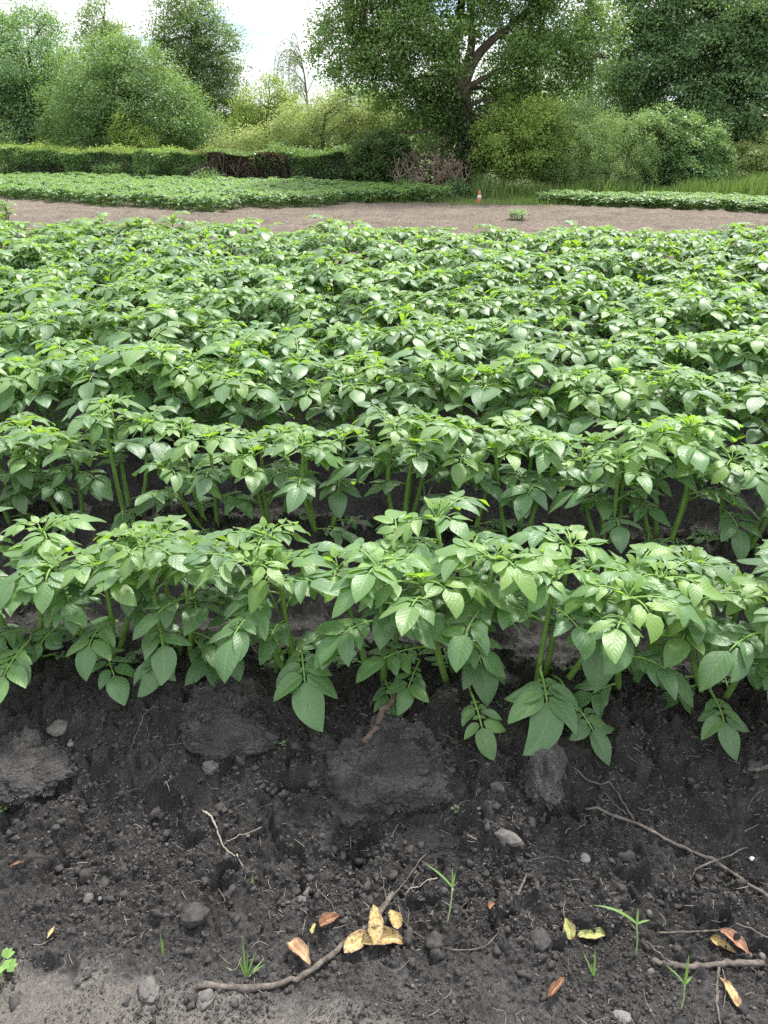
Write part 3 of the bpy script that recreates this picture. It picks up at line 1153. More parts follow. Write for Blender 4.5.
# weeping tree: thin strands
rng = np.random.default_rng(40)
wb = foot(306, 34)
wroot = empty('weeping_tree', tuple(wb))
tag(wroot, 'thin silvery weeping tree faint against the open sky', 'tree')
tb = Bag()
topw = at(300, 52, 34)
trunkp = spline([wb, at(308, 120, 34), at(305, 80, 34), topw], 14)
tube(tb, trunkp - wb, np.linspace(0.07, 0.012, 14), 6)
lp = []
for i in range(30):
    k = rng.integers(6, 14)
    st = trunkp[k]
    sg = rng.choice([-1, 1, -1])
    reach = rng.uniform(0.2, 1.35)
    up_ = rng.uniform(0.2, 0.7)
    yy = rng.uniform(-0.8, 0.8)
    pts = spline([st, st + np.array([sg * reach * 0.45, yy * 0.4, up_]), st + np.array([sg * reach * 0.85, yy * 0.8, up_ * 0.5]),
                  st + np.array([sg * reach, yy, -rng.uniform(0.3, 1.1)])], 22)
    tube(tb, pts - wb, np.linspace(0.014, 0.004, 22), 4)
    for p in pts[6:]:
        for _ in range(4):
            lp.append(p + rng.normal(0, 0.05, 3) - np.array([0, 0, rng.uniform(0, 0.22)]))
tb.build('trunk', M['bark'], wroot)
lp = np.array(lp) - wb
V, F, T = leaf_cloud(lp, 0.11, rng, rng.uniform(0, 1, len(lp)), 0.1, 0.25)
build('crown', V, F, M['weep'], wroot, T, smooth=False)

# the oak
OY = 20.5
ob = foot(468, OY)
oak_paths = [([ob - np.array([0, 0, 0.1]), at(470, 150, OY), at(464, 110, OY), at(462, 90, OY)], 0.24, 0.175),
             ([at(462, 92, OY), at(456, 68, OY - .1), at(455, 40, OY - .2), at(462, -10, OY - .2), at(450, -70, OY)], 0.15, 0.06),
             ([at(462, 96, OY), at(471, 66, OY), at(490, 42, OY), at(520, 18, OY + .2), at(565, -30, OY + .3)], 0.14, 0.05),
             ([at(466, 72, OY), at(472, 40, OY + .4), at(470, 0, OY + .6), at(480, -60, OY + .8)], 0.12, 0.05),
             ([at(455, 60, OY), at(430, 40, OY - .2), at(395, 30, OY - .3), at(350, 35, OY - .2)], 0.10, 0.03),
             ([at(458, 84, OY), at(448, 60, OY + .3), at(430, 20, OY + .6), at(400, -30, OY + .8)], 0.11, 0.04),
             ([at(500, 36, OY), at(530, 40, OY + .3), at(560, 48, OY + .3), at(590, 60, OY + .2)], 0.07, 0.02)]
tree('oak_tree', 'big oak with forked pale brown trunk and spreading crown above the hedge', 'tree', ob, ob, 0.3,
     [lobe(345, 45, OY, 34, 32), lobe(385, 30, OY - .3, 42, 44), lobe(375, 82, OY, 30, 22), lobe(425, 20, OY - .8, 42, 36), lobe(420, 75, OY - .3, 34, 34), lobe(415, 112, OY + .2, 26, 20),
      lobe(460, 0, OY - .9, 45, 28), lobe(510, 5, OY + .8, 46, 36), lobe(560, 15, OY, 44, 40), lobe(545, 65, OY + .3, 44, 34), lobe(505, 80, OY + 1.0, 34, 34), lobe(590, 45, OY + .2, 22, 36),
      lobe(500, 112, OY + .8, 26, 22), lobe(545, 95, OY + .8, 34, 26), lobe(340, 60, OY, 14, 14), lobe(440, -70, OY, 90, 60, 1.8), lobe(540, -60, OY, 70, 50, 1.6), lobe(360, -40, OY, 46, 46, 1.4),
      lobe(435, 100, OY + 1.1, 26, 30), lobe(440, 60, OY - .9, 20, 22), lobe(430, 128, OY - .3, 24, 18), lobe(478, 20, OY - 1.0, 22, 22), lobe(530, 60, OY - .9, 30, 26)],
     950, 85, 0.100, M['oak'], M['bark'], 50, 0.36, flat=0.7, shell=0.35, nlimb=60, trunk_paths=oak_paths)

# ivy on the oak's foot: grows on the trunk, a plant of its own
rng = np.random.default_rng(51)
iroot = empty('ivy', tuple(ob))
tag(iroot, 'dark ivy climbing round the lower trunk of the oak', 'ivy')
path = spline([at(470, 186, OY), at(470, 150, OY), at(464, 118, OY), at(452, 92, OY)], 40)
tb = Bag()
for q in range(3):
    tube(tb, path - ob + rng.normal(0, 0.01, 3) + np.array([(q - 1) * 0.16, -0.2, 0]), 0.02, 5)
tb.build('stem', M['bark_dark'], iroot)
pp = path[rng.integers(0, 40, 5200)] + rng.normal(0, 1, (5200, 3)) * np.array([0.34, 0.24, 0.12]) + np.array([-0.25, -0.12, 0])
V, F, T = leaf_cloud(pp - ob, 0.08, rng, rng.normal(0.4, 0.25, len(pp)), 0.25, 0.8)
build('foliage', V, F, M['ivy'], iroot, T, smooth=False)

# right hand trees and shrubs
tree('large_tree', 'large blue green tree with layered leaves filling the right edge', 'tree', foot(738, 23), at(730, 40, 23), 0.26,
     [lobe(640, 60, 23, 40, 40), lobe(690, 40, 23, 56, 48), lobe(745, 50, 23, 56, 52), lobe(625, 95, 23, 32, 28), lobe(670, 100, 22.6, 50, 30), lobe(725, 100, 22.6, 50, 34), lobe(780, 100, 23, 50, 40),
      lobe(650, 15, 23, 36, 34), lobe(720, -10, 23, 70, 50, 1.6), lobe(640, -40, 23, 40, 40), lobe(790, 20, 23, 60, 60), lobe(700, 128, 22.4, 26, 14), lobe(752, 132, 22.4, 26, 14)],
     900, 85, 0.110, M['ash'], M['bark_dark'], 60, 0.42, flat=0.4, shell=0.4, nlimb=50, up=0.62)
tree('back_tree', 'green tree filling the gap behind the oak and the large tree', 'tree', foot(590, 32), at(590, 60, 32), 0.15,
     [lobe(590, 90, 32, 45, 40), lobe(560, 115, 32, 40, 30), lobe(620, 115, 32, 40, 30), lobe(520, 125, 32, 40, 25)], 260, 60, 0.12, M['mid'], M['bark_dark'], 61, 0.42)
tree('leafy_shrub', 'yellow green shrub with pale leaf clusters just right of the oak trunk', 'shrub', foot(505, 19.6), at(505, 140, 19.6), 0.05,
     [lobe(500, 150, 19.6, 26, 34), lobe(530, 140, 19.6, 32, 36), lobe(490, 140, 19.6, 14, 24), lobe(552, 158, 19.6, 24, 28)], 330, 60, 0.085, M['yellow'], M['bark_dark'], 62, 0.2, flat=0.8)
tree('feathery_shrub', 'bright green feathery rounded shrub in the middle of the right hedge', 'shrub', foot(605, 19.4), at(605, 150, 19.4), 0.05,
     [lobe(580, 152, 19.4, 32, 36), lobe(615, 155, 19.4, 34, 33), lobe(640, 165, 19.4, 20, 24), lobe(568, 168, 19.4, 30, 22)], 480, 75, 0.055, M['light'], M['bark_dark'], 63, 0.15, flat=1.0, up=0.3, asp=0.35)
tree('glossy_shrub', 'darker glossy green shrub under the large tree with arching top', 'shrub', foot(668, 19.8), at(665, 150, 19.8), 0.05,
     [lobe(650, 132, 19.8, 28, 18), lobe(672, 152, 19.8, 26, 34), lobe(660, 165, 19.8, 20, 24), lobe(686, 140, 19.8, 14, 20)], 300, 60, 0.085, M['mid'], M['bark_dark'], 64, 0.2)
tree('upright_shrub', 'upright narrow green shrub right of the glossy shrub under the large tree', 'shrub', foot(706, 19.8), at(706, 150, 19.8), 0.04,
     [lobe(705, 160, 19.8, 17, 28), lobe(696, 172, 19.8, 14, 18), lobe(720, 170, 19.8, 10, 20)], 170, 55, 0.075, M['mid'], M['bark_dark'], 65, 0.17)
tree('ochre_shrub', 'thin ochre green shrub in the bottom right of the hedge line', 'shrub', foot(752, 20.6), at(750, 155, 20.6), 0.04,
     [lobe(745, 165, 20.6, 24, 24), lobe(775, 160, 20.6, 26, 28), lobe(728, 178, 20.6, 14, 12)], 170, 50, 0.08, M['willow'], M['bark_dark'], 66, 0.2, shell=0.2, nlimb=24)
tree('dark_bush', 'dark ivy covered bush between the brown hedge and the bare shrub', 'shrub', foot(385, 20.2), at(385, 160, 20.2), 0.05,
     [lobe(378, 160, 20.2, 20, 25), lobe(398, 165, 20.2, 16, 24), lobe(365, 152, 20.2, 12, 16)], 260, 60, 0.085, M['ivy'], M['bark_dark'], 67, 0.18)


def box_hedge(name, label, px0, px1, ytop, d0, d1, thick, ztop0, ztop1, n, mats, seed, top_mat=None, twigs=160, leaf=0.07, tw=None):
    """clipped hedge: twigs and leaves filling a long box"""
    rng = np.random.default_rng(seed)
    a, b = at(px0, 180, d0), at(px1, 180, d1)
    base = np.array([(a[0] + b[0]) / 2, (d0 + d1) / 2, 0])
    root = empty(name, tuple(base))
    tag(root, label, 'hedge')
    L = np.hypot(b[0] - a[0], d1 - d0)
    ax = np.array([b[0] - a[0], d1 - d0, 0]) / L
    ay = np.array([-ax[1], ax[0], 0])
    u = np.clip(rng.uniform(0, 1, n) + rng.normal(0, 0.25 / L, n), -0.6 / L, 1 + 0.6 / L)
    zt = ztop0 + (ztop1 - ztop0) * u + 0.07 * noise2(u * L * 0.9, 0 * u, seed) + 0.05 * noise2(u * L * 2.7, 0 * u + 3, seed)
    # favour the shell
    v = np.where(rng.uniform(size=n) < 0.6, -np.abs(rng.normal(0, 0.09, n)) * 0 + rng.uniform(0, 0.18, n), rng.uniform(0, 1, n))
    bul = 0.10 * noise2(u * L * 1.7, rng.uniform(0, 1, n) * 0 + 9, seed + 3)
    zf = rng.uniform(0, 1, n) ** 0.85
    top = rng.uniform(size=n) < 0.25
    zf = np.where(top, rng.uniform(0.9, 1.0, n), zf)
    v = np.where(top, rng.uniform(0, 1, n), v)
    zz = zt * zf
    bul2 = 0.22 * noise2(u * L * 2.5, zz * 3.0, seed + 5)
    P = a[None] * 0 + np.array([a[0], d0, 0])[None] + ax[None] * (u * L)[:, None] + ay[None] * ((v - 0.5) * thick + bul + bul2)[:, None]
    P[:, 2] = zz
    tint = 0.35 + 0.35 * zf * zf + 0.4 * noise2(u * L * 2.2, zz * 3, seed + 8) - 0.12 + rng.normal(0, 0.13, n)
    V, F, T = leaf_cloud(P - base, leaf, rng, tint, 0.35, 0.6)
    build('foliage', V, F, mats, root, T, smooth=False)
    if top_mat is not None:
        m = n // 6
        u = rng.uniform(0, 1, m)
        zt = ztop0 + (ztop1 - ztop0) * u + 0.07 * noise2(u * L * 0.9, 0 * u, seed) + 0.05 * noise2(u * L * 2.7, 0 * u + 3, seed)
        P = np.array([a[0], d0, 0])[None] + ax[None] * (u * L)[:, None] + ay[None] * ((rng.uniform(0, 1, m) - 0.5) * thick)[:, None]
        P[:, 2] = zt + np.abs(rng.normal(0, 0.085, m)) * (0.6 + 0.8 * noise2(u * L * 1.6, 0 * u + 5, seed)) - 0.03
        V, F, T = leaf_cloud(P - base, leaf * 0.9, rng, rng.normal(0.5, 0.2, m), 0.2, 0.45)
        build('top_shoots', V, F, top_mat, root, T, smooth=False)
    tb = Bag()
    for i in range(twigs):
        uu = rng.uniform(0, 1)
        p = np.array([a[0], d0, 0]) + ax * uu * L + ay * rng.uniform(-0.45, 0.35) * thick
        q = p + np.array([rng.normal(0, 0.18), rng.normal(0, 0.12), (ztop0 + (ztop1 - ztop0) * uu) * rng.uniform(0.6, 0.98)])
        tube(tb, spline([p - base, (p + q) / 2 - base + rng.normal(0, 0.05, 3), q - base], 6), np.linspace(0.018, 0.006, 6), 4)
    tb.build('branches', tw or M['bark_dark'], root)
    return root


box_hedge('clipped_hedge', 'long low clipped green hedge with light shoots on top at the left', 8, 216, 145, 23.5, 22.0, 0.8, 0.86, 0.84, 30000, M['mid'], 70, M['yellow'], 260)
box_hedge('browned_hedge', 'dead brown stretch of the clipped hedge with reddish leaves', 214, 276, 147, 21.9, 21.4, 0.8, 0.86, 0.87, 15000, M['brown'], 71, M['mid'], 90, 0.06, M['bark'])
box_hedge('overgrown_hedge', 'dark overgrown hedge between the brown stretch and the oak', 274, 372, 147, 21.4, 20.8, 0.8, 0.87, 0.92, 17000, M['ivy'], 72, M['mid'], 260, 0.075)

# bare dead shrub right of it
rng = np.random.default_rng(80)
bb = foot(438, 19.2)
broot = empty('bare_shrub', tuple(bb))
tag(broot, 'dead bare brown branched shrub at the foot of the oak', 'shrub')
tb = Bag()


def grow(p, d, L, r, depth):
    q = p + d * L
    tube(tb, spline([p, (p + q) / 2 + rng.normal(0, 0.04 * L, 3), q], 5), np.linspace(r, r * 0.6, 5), 5)
    if depth == 0:
        return
    for _ in range(int(rng.integers(2, 5))):
        nd = nrmz(d + rng.normal(0, 0.5, 3) + np.array([0, 0, 0.15]))
        grow(p + (q - p) * rng.uniform(0.5, 1.0), nd, L * rng.uniform(0.55, 0.9), r * 0.62, depth - 1)


for i in range(11):
    ox = rng.uniform(-0.75, 0.45)
    grow(np.array([ox, rng.normal(0, 0.15), 0.0]), nrmz(np.array([rng.normal(0, 0.35), rng.normal(0, 0.25), 1])), rng.uniform(0.30, 0.44), 0.026, 3)
tb.build('branches', M['dead_twig'], broot)
hp = rng.normal(0, 1, (1600, 3)) * np.array([0.42, 0.15, 0.3]) + np.array([-0.15, 0.3, 0.5])
hp = hp[hp[:, 2] > 0.03]
V, F, T = leaf_cloud(hp, 0.07, rng, rng.normal(0.35, 0.2, len(hp)), 0.3, 0.6)
build('dry_foliage', V, F, M['brown'], broot, T, smooth=False)

# far wood behind everything
rng = np.random.default_rng(82)
n = 26000
xs = rng.uniform(-30, 32, n)
tops = 2.0 + 0.7 * noise2(xs * 0.35, xs * 0, 4) + 0.4 * noise2(xs * 1.4, xs * 0, 6)
P = np.stack([xs, 40 + rng.uniform(-1.5, 1.5, n), tops * rng.uniform(0, 1, n) ** 0.7], 1)
V, F, T = leaf_cloud(P, 0.26, rng, 0.4 + 0.25 * noise2(P[:, 0] * 1.2, P[:, 2] * 1.5, 5) + rng.normal(0, 0.12, n), 0.4, 0.7)
fw = build('far_wood', V, F, M['mid'], None, T, smooth=False)
tag(fw, 'distant green wood closing the view behind the trees', kind='stuff')


# weeds at the hedge foot
def weed(name, label, px, d, rx, rz, n, mat, seed, leaf=0.07, asp=0.5):
    rng = np.random.default_rng(seed)
    b = foot(px, d)
    b[2] = hz(b[0], b[1])
    root = empty(name, tuple(b))
    tag(root, label, 'weeds' if name != 'nettle_patch' else 'nettles')
    P = rng.normal(0, 1, (n, 3)) * np.array([rx * 0.5, rx * 0.35, 0])
    P[:, 2] = rng.uniform(0, 1, n) * rz * np.exp(-(P[:, 0] / rx) ** 2) * rng.uniform(0.6, 1.1, n)
    V, F, T = leaf_cloud(P, leaf, rng, rng.normal(0.45, 0.2, n), 0.5, asp)
    build('foliage', V, F, mat, root, T, smooth=False)
    tb = Bag()
    for i in range(30):
        p = rng.normal(0, 1, 3) * np.array([rx * 0.45, rx * 0.3, 0])
        q = p + np.array([rng.normal(0, 0.05), 0, rz * 0.8 * math.exp(-(p[0] / rx) ** 2)])
        tube(tb, np.array([p, (p + q) / 2 + rng.normal(0, 0.01, 3), q]), 0.006, 4)
    tb.build('stems', M['potato_stem'], root)


weed('weed_clump', 'grey green weed clump at the foot of the browned hedge', 210, 21.2, 0.75, 0.5, 2600, M['nettle'], 85, 0.06)
weed('nettle_patch', 'blue green nettles at the foot of the dark bush and oak', 405, 19.3, 0.45, 0.45, 1400, M['nettle'], 86)
weed('nettle_patch', 'blue green nettles left of the traffic cone below the oak', 455, 19.0, 0.5, 0.42, 1800, M['nettle'], 87)


# grass verge
def blades(n, xf, hlo, hhi, wid, seed, lean=0.35):
    rng = np.random.default_rng(seed)
    P = xf(rng, n)
    P[:, 2] = height(P[:, 0], P[:, 1], True) - 0.01
    hgt = rng.uniform(hlo, hhi, n) * (0.7 + 0.5 * noise2(P[:, 0] * 1.3, P[:, 1] * 1.3, seed))
    a = rng.uniform(0, 6.28, n)
    ln = rng.uniform(0.05, lean, n) * hgt
    dx = np.stack([np.cos(a), np.sin(a), 0 * a], 1)
    b = rng.uniform(0, 6.28, n)
    sd = np.stack([np.cos(b), np.sin(b), 0 * b], 1) * wid
    V = np.empty((n, 6, 3))
    for i, f in enumerate((0.0, 0.55, 1.0)):
        c = P + dx * (ln * f * f)[:, None]
        c[:, 2] += hgt * f * (1 - 0.12 * f)
        w = (1, 0.8, 0.08)[i]
        V[:, 2 * i] = c - sd * w
        V[:, 2 * i + 1] = c + sd * w
    k = np.arange(n)[:, None] * 6
    F = np.concatenate([k + np.array([[0, 1, 3, 2]]), k + np.array([[2, 3, 5, 4]])])
    return V.reshape(-1, 3), F, np.repeat(np.clip(rng.normal(0.45, 0.28, n), 0, 1), 6)


def verge(rng, n):
    xx = rng.uniform(2.0, 11.5, n)
    yy = 18.9 - 0.02 * xx + rng.normal(0, 0.28, n)
    yy = np.where(xx < 3, np.minimum(yy, 18.9), yy)
    return np.stack([xx, yy, 0 * xx], 1)


V, F, T = blades(9000, verge, 0.22, 0.55, 0.008, 90)
tag(build('tall_grass', V, F, M['grass'], None, T), 'tall unmown grass along the foot of the right hand shrubs', kind='stuff')


def lowv(rng, n):
    xx = rng.uniform(-11, 11.5, n)
    yy = np.where(xx < 1.0, rng.uniform(19.2, 23, n), rng.uniform(16.9, 19.2, n))
    xx = np.where((xx > 1.0) & (yy < 17.6), 1.6 + (xx - 1.6) * 0.4, xx)
    return np.stack([xx, yy, 0 * xx], 1)


V, F, T = blades(16000, lowv, 0.05, 0.2, 0.007, 91)
tag(build('short_grass', V, F, M['grass'], None, T), 'short grass growing in front of the hedge line', kind='stuff')

# traffic cone
cg = gnd(479, 203)
croot = empty('traffic_cone', tuple(cg))
tag(croot, 'small faded orange traffic cone on the grass below the oak', 'cone')


def lathe(name, prof, mat, parent, n=20):
    prof = np.array(prof)
    a = np.arange(n) / n * 2 * math.pi
    V = np.stack([np.outer(prof[:, 0], np.cos(a)), np.outer(prof[:, 0], np.sin(a)), np.repeat(prof[:, 1][:, None], n, 1)], -1).reshape(-1, 3)
    F = [(i * n + j, i * n + (j + 1) % n, (i + 1) * n + (j + 1) % n, (i + 1) * n + j) for i in range(len(prof) - 1) for j in range(n)]
    return build(name, V, F, mat, parent)


croot.scale = (0.85, 0.85, 0.8)
lathe('body', [(0.072, 0.03), (0.064, 0.06), (0.030, 0.27), (0.022, 0.30), (0.001, 0.303)], M['cone'], croot)
lathe('reflective_band', [(0.0570, 0.10), (0.0590, 0.101), (0.0450, 0.195), (0.0430, 0.195)], M['cone_white'], croot)
bmb = bmesh.new()
bmesh.ops.create_cube(bmb, size=1, matrix=__import__('mathutils').Matrix.Diagonal((0.19, 0.19, 0.03, 1)))
bmesh.ops.bevel(bmb, geom=bmb.edges[:], offset=0.006, segments=2, affect='EDGES')
bmesh.ops.translate(bmb, verts=bmb.verts, vec=(0, 0, 0.015))
me = bpy.data.meshes.new('base')
bmb.to_mesh(me)
me.materials.append(M['cone'])
cb = bpy.data.objects.new('base', me)
COL.objects.link(cb)
cb.parent = croot


# ------------------------------------------------------------------ things lying on the soil
def ico(sub):
    bm = bmesh.new()
    bmesh.ops.create_icosphere(bm, subdivisions=sub, radius=1)
    V = np.array([v.co[:] for v in bm.verts])
    F = np.array([[v.index for v in f.verts] for f in bm.faces])
    bm.free()
    return V, F


I1, I2, I4, I6 = ico(1), ico(2), ico(4), ico(6)


def clod(name, label, cat, px, py, rx, ry, rz, mat, seed, rough=0.30, sink=0.38):
    p = on(px, py)
    V, F = I4
    V = V.copy()
    r = 1 + rough * noise3(V[:, 0] * 1.3, V[:, 1] * 1.3, V[:, 2] * 1.3, seed) + rough * 0.6 * noise3(V[:, 0] * 3, V[:, 1] * 3, V[:, 2] * 3, seed + 1) + rough * 0.35 * noise3(V[:, 0] * 8, V[:, 1] * 8, V[:, 2] * 8, seed + 2)
    V = V * r[:, None] * np.array([rx, ry, rz])
    a = seed * 1.7
    V = np.stack([V[:, 0] * math.cos(a) - V[:, 1] * math.sin(a), V[:, 0] * math.sin(a) + V[:, 1] * math.cos(a), V[:, 2]], 1)
    o = build(name, V, F, mat)
    o.location = (p[0], p[1], p[2] + rz * (1 - 2 * sink))
    tag(o, label, cat)
    return o


clod('soil_clod', 'angular grey clod on the bank below the third potato plant', 'clod', 210, 768, 0.022, 0.018, 0.014, M['clod_pale'], 3)
clod('soil_clod', 'rounded clod beside the upper end of the pale forked root', 'clod', 219, 810, 0.019, 0.016, 0.013, M['clod'], 4)
clod('soil_clod', 'flat slab of dry soil on the bank under the leftmost plants', 'clod', 58, 728, 0.034, 0.028, 0.010, M['clod_pale'], 5, 0.15)
clod('stone', 'small pale stone on the bank beside the flat soil slab', 'stone', 71, 745, 0.009, 0.008, 0.008, M['stone'], 6, 0.1)
clod('stone', 'round grey pebble resting in the middle of the bare soil', 'stone', 583, 858, 0.0165, 0.014, 0.012, M['stone'], 7, 0.12)
clod('soil_clod', 'long upright clod below the gap between two front row plants', 'clod', 508, 838, 0.016, 0.034, 0.014, M['clod_pale'], 8, 0.25)
clod('soil_clod', 'dark rounded clod in the shade low on the left of the bank', 'clod', 194, 916, 0.03, 0.026, 0.02, M['clod'], 9, 0.2)
clod('soil_clod', 'dark clod just left of the lime green fallen leaf', 'clod', 540, 940, 0.026, 0.018, 0.014, M['clod'], 10, 0.2)
clod('stone', 'pale flat stone at the bottom edge of the soil', 'stone', 622, 1018, 0.018, 0.014, 0.008, M['stone'], 11, 0.15)
clod('soil_clod', 'brown round clod left of the two grass blades', 'clod', 89, 899, 0.012, 0.011, 0.010, M['clod_pale'], 12, 0.15)
clod('stone', 'left one of the two smooth pebbles beside the thick stick at the right', 'stone', 749, 955, 0.008, 0.007, 0.006, M['stone'], 13, 0.08)
clod('stone', 'right one of the two smooth pebbles beside the thick stick at the right', 'stone', 762, 957, 0.008, 0.007, 0.006, M['stone'], 14, 0.08)
clod('shell', 'tiny white shell fragment beside the long forked root', 'shell', 752, 859, 0.007, 0.005, 0.004, M['shell'], 15, 0.15)
clod('stone', 'small light pebble on the soil just below the forked root', 'stone', 100, 899, 0.006, 0.005, 0.005, M['stone'], 16, 0.1)
clod('stone', 'pale pebble left of the grass tuft near the bottom', 'stone', 43, 771, 0.010, 0.008, 0.008, M['clod_pale'], 17, 0.1)
clod('soil_clod', 'pale dry lump on the path left of the curved stick', 'clod', 150, 992, 0.026, 0.020, 0.013, M['clod_pale'], 18, 0.3)
clod('soil_clod', 'pale dry lump just below the end of the curved stick', 'clod', 205, 1000, 0.020, 0.016, 0.010, M['clod_pale'], 19, 0.25)
clod('soil_clod', 'small grey clod between the two forks of dry leaves', 'clod', 350, 942, 0.010, 0.009, 0.007, M['clod_pale'], 20, 0.2) if False else None

def crust(label, px, py, rx, ry, rz, seed, dryness=0.30, tilt=24, sink=0.55, turn=0.0):
    p = on(px, py)
    V, F = I6
    V = V.copy()
    q = V + seed * 3.7
    warp = np.stack([noise3(q[:, 0] * 2, q[:, 1] * 2, q[:, 2] * 2, seed + k) for k in range(3)], 1) * 0.35
    w_ = q + warp
    r = 1 + 0.22 * noise3(w_[:, 0] * 1.2, w_[:, 1] * 1.2, w_[:, 2] * 1.2, seed) + 0.14 * noise3(w_[:, 0] * 2.8, w_[:, 1] * 2.8, w_[:, 2] * 2.8, seed + 5)
    r += 0.04 * (1 - 2 * np.abs(noise3(w_[:, 0] * 5, w_[:, 1] * 5, w_[:, 2] * 5, seed + 6))) + 0.07 * noise3(w_[:, 0] * 11, w_[:, 1] * 11, w_[:, 2] * 11, seed + 7)
    r += 0.065 * noise3(q[:, 0] * 22, q[:, 1] * 24, q[:, 2] * 24, seed + 8) + 0.05 * noise3(q[:, 0] * 44, q[:, 1] * 48, q[:, 2] * 48, seed + 9)
    # flattened, broken top
    V = V * r[:, None]
    V[:, 2] = np.where(V[:, 2] > 0.45, 0.45 + (V[:, 2] - 0.45) * 0.45, V[:, 2])
    V = V * np.array([rx, ry, rz])
    a = R(tilt)
    V = np.stack([V[:, 0] * math.cos(turn) - V[:, 1] * math.sin(turn), V[:, 0] * math.sin(turn) + V[:, 1] * math.cos(turn), V[:, 2]], 1)
    V = np.stack([V[:, 0], V[:, 1] * math.cos(a) - V[:, 2] * math.sin(a), V[:, 1] * math.sin(a) + V[:, 2] * math.cos(a)], 1)
    dv = dryness * np.clip(0.9 + 1.2 * noise3(q[:, 0] * 3, q[:, 1] * 3, q[:, 2] * 3, seed + 11), 0.2, 1.6)
    o = build('soil_crust', V, F, M['soil'], attrs={'dry': np.clip(dv, 0, 1)})
    o.location = (p[0], p[1], p[2] + rz * (0.62 - 2 * sink * 0.6))
    tag(o, label, 'soil crust')
    return o


crust('big broken grey crust of dried soil on the bank below the dark leaning stick', 392, 770, 0.15, 0.105, 0.060, 31, 0.26, 27, 0.66)
crust('broken lower lip of dried soil hanging under the big crust', 352, 800, 0.08, 0.06, 0.040, 41, 0.24, 24, 0.55)
crust('narrow pale tongue of dried soil hanging down the bank right of the big crust', 545, 776, 0.040, 0.075, 0.050, 32, 0.40, 27, 0.58)
crust('smooth grey crust on the bank left of the dark hollow', 228, 730, 0.12, 0.06, 0.036, 33, 0.18, 26, 0.86)
crust('grey crust at the left end of the bank below the leftmost leaves', 22, 768, 0.11, 0.075, 0.040, 34, 0.18, 26, 0.80)
crust('dark crumbly ledge at the foot of the big broken crust', 425, 846, 0.10, 0.040, 0.036, 36, 0.06, 18, 0.58)

# crumbs: nobody could count them
rng = np.random.default_rng(120)
n = 96000
ss = np.concatenate([rng.uniform(0.80, 1.72, n - 24000), rng.uniform(1.72, 3.3, 24000)])
tt = rng.uniform(-1.05, 1.1, n) * np.where(ss > 1.72, 1.5, 1)
cx, cy = row_xy(ss, tt)
den = fbm(cx, cy, 8, 3, 131)
keep = den + rng.uniform(-0.5, 0.5, n) > 0.0
cx, cy = cx[keep], cy[keep]
n = len(cx)
size = np.minimum(0.0014 * rng.uniform(0, 1, n) ** (-0.36), 0.009)
cz = height(cx, cy)
V0, F0 = I1
Vr = V0[None] * np.clip(1 + 0.36 * rng.normal(size=(n, len(V0), 1)), 0.35, 1.9) * size[:, None, None] * rng.uniform(0.7, 1.3, (n, 1, 3))
Vr += np.stack([cx, cy, cz + size * 0.25], 1)[:, None]
Fr = F0[None] + (np.arange(n) * len(V0))[:, None, None]
cm = ((rng.uniform(size=n) < 0.08) & (size < 0.005)).astype(int) + ((rng.uniform(size=n) < 0.03) & (size < 0.004)).astype(int)
# a few hundred larger broken lumps among them
nb_ = 170
bs, bt = rng.uniform(0.86, 1.5, nb_), rng.uniform(-0.95, 1.0, nb_)
bx_, by_ = row_xy(bs, bt)
bz_ = height(bx_, by_)
bsz = np.minimum(0.005 * rng.uniform(0, 1, nb_) ** (-0.35), 0.017)
V2, F2 = I2
dn_ = np.stack([noise3(V2[:, 0] * 1.6 + i * 5.3, V2[:, 1] * 1.6, V2[:, 2] * 1.6, 3) * 0.8 + noise3(V2[:, 0] * 4 + i, V2[:, 1] * 4, V2[:, 2] * 4, 4) * 0.5 for i in range(nb_)])
Vb = V2[None] * (1 + dn_)[..., None] * bsz[:, None, None] * rng.uniform(0.7, 1.3, (nb_, 1, 3))
Vb += np.stack([bx_, by_, bz_ + bsz * 0.2], 1)[:, None]
Fb = F2[None] + (np.arange(nb_) * len(V2))[:, None, None] + Vr.size // 3
Vall = np.concatenate([Vr.reshape(-1, 3), Vb.reshape(-1, 3)])
Fall = np.concatenate([Fr.reshape(-1, 3), Fb.reshape(-1, 3)])
fm_ = np.concatenate([np.repeat(np.clip(cm, 0, 2), len(F0)), np.repeat((rng.uniform(size=nb_) < 0.15).astype(int), len(F2))])
crumbs = build('soil_crumbs', Vall, Fall, [M['clod'], M['clod_pale'], M['stone']], fmat=fm_, smooth=False)
tag(crumbs, 'loose dark crumbs and grit scattered over the bare soil', kind='stuff')

# pale fibres and litter
bag = Bag()
for i in range(450):
    s_, t_ = rng.uniform(0.82, 1.6), rng.uniform(-0.85, 0.9)
    x_, y_ = row_xy(s_, t_)
    a = rng.uniform(0, 6.28)
    L = rng.uniform(0.004, 0.02) * (2.2 if rng.uniform() < 0.12 else 1)
    z_ = hz(x_, y_) + 0.003
    d_ = np.array([math.cos(a), math.sin(a), rng.normal(0, 0.15)])
    c0 = np.array([x_, y_, z_])
    tube(bag, spline([c0 - d_ * L, c0 + rng.normal(0, L * 0.3, 3) * np.array([1, 1, 0.1]) + np.array([0, 0, 0.001]), c0 + d_ * L], 7), rng.uniform(0.0003, 0.0006), 4)
tag(bag.build('plant_litter', M['fibre']), 'tiny pale straw fibres and root hairs littering the bare soil', kind='stuff')


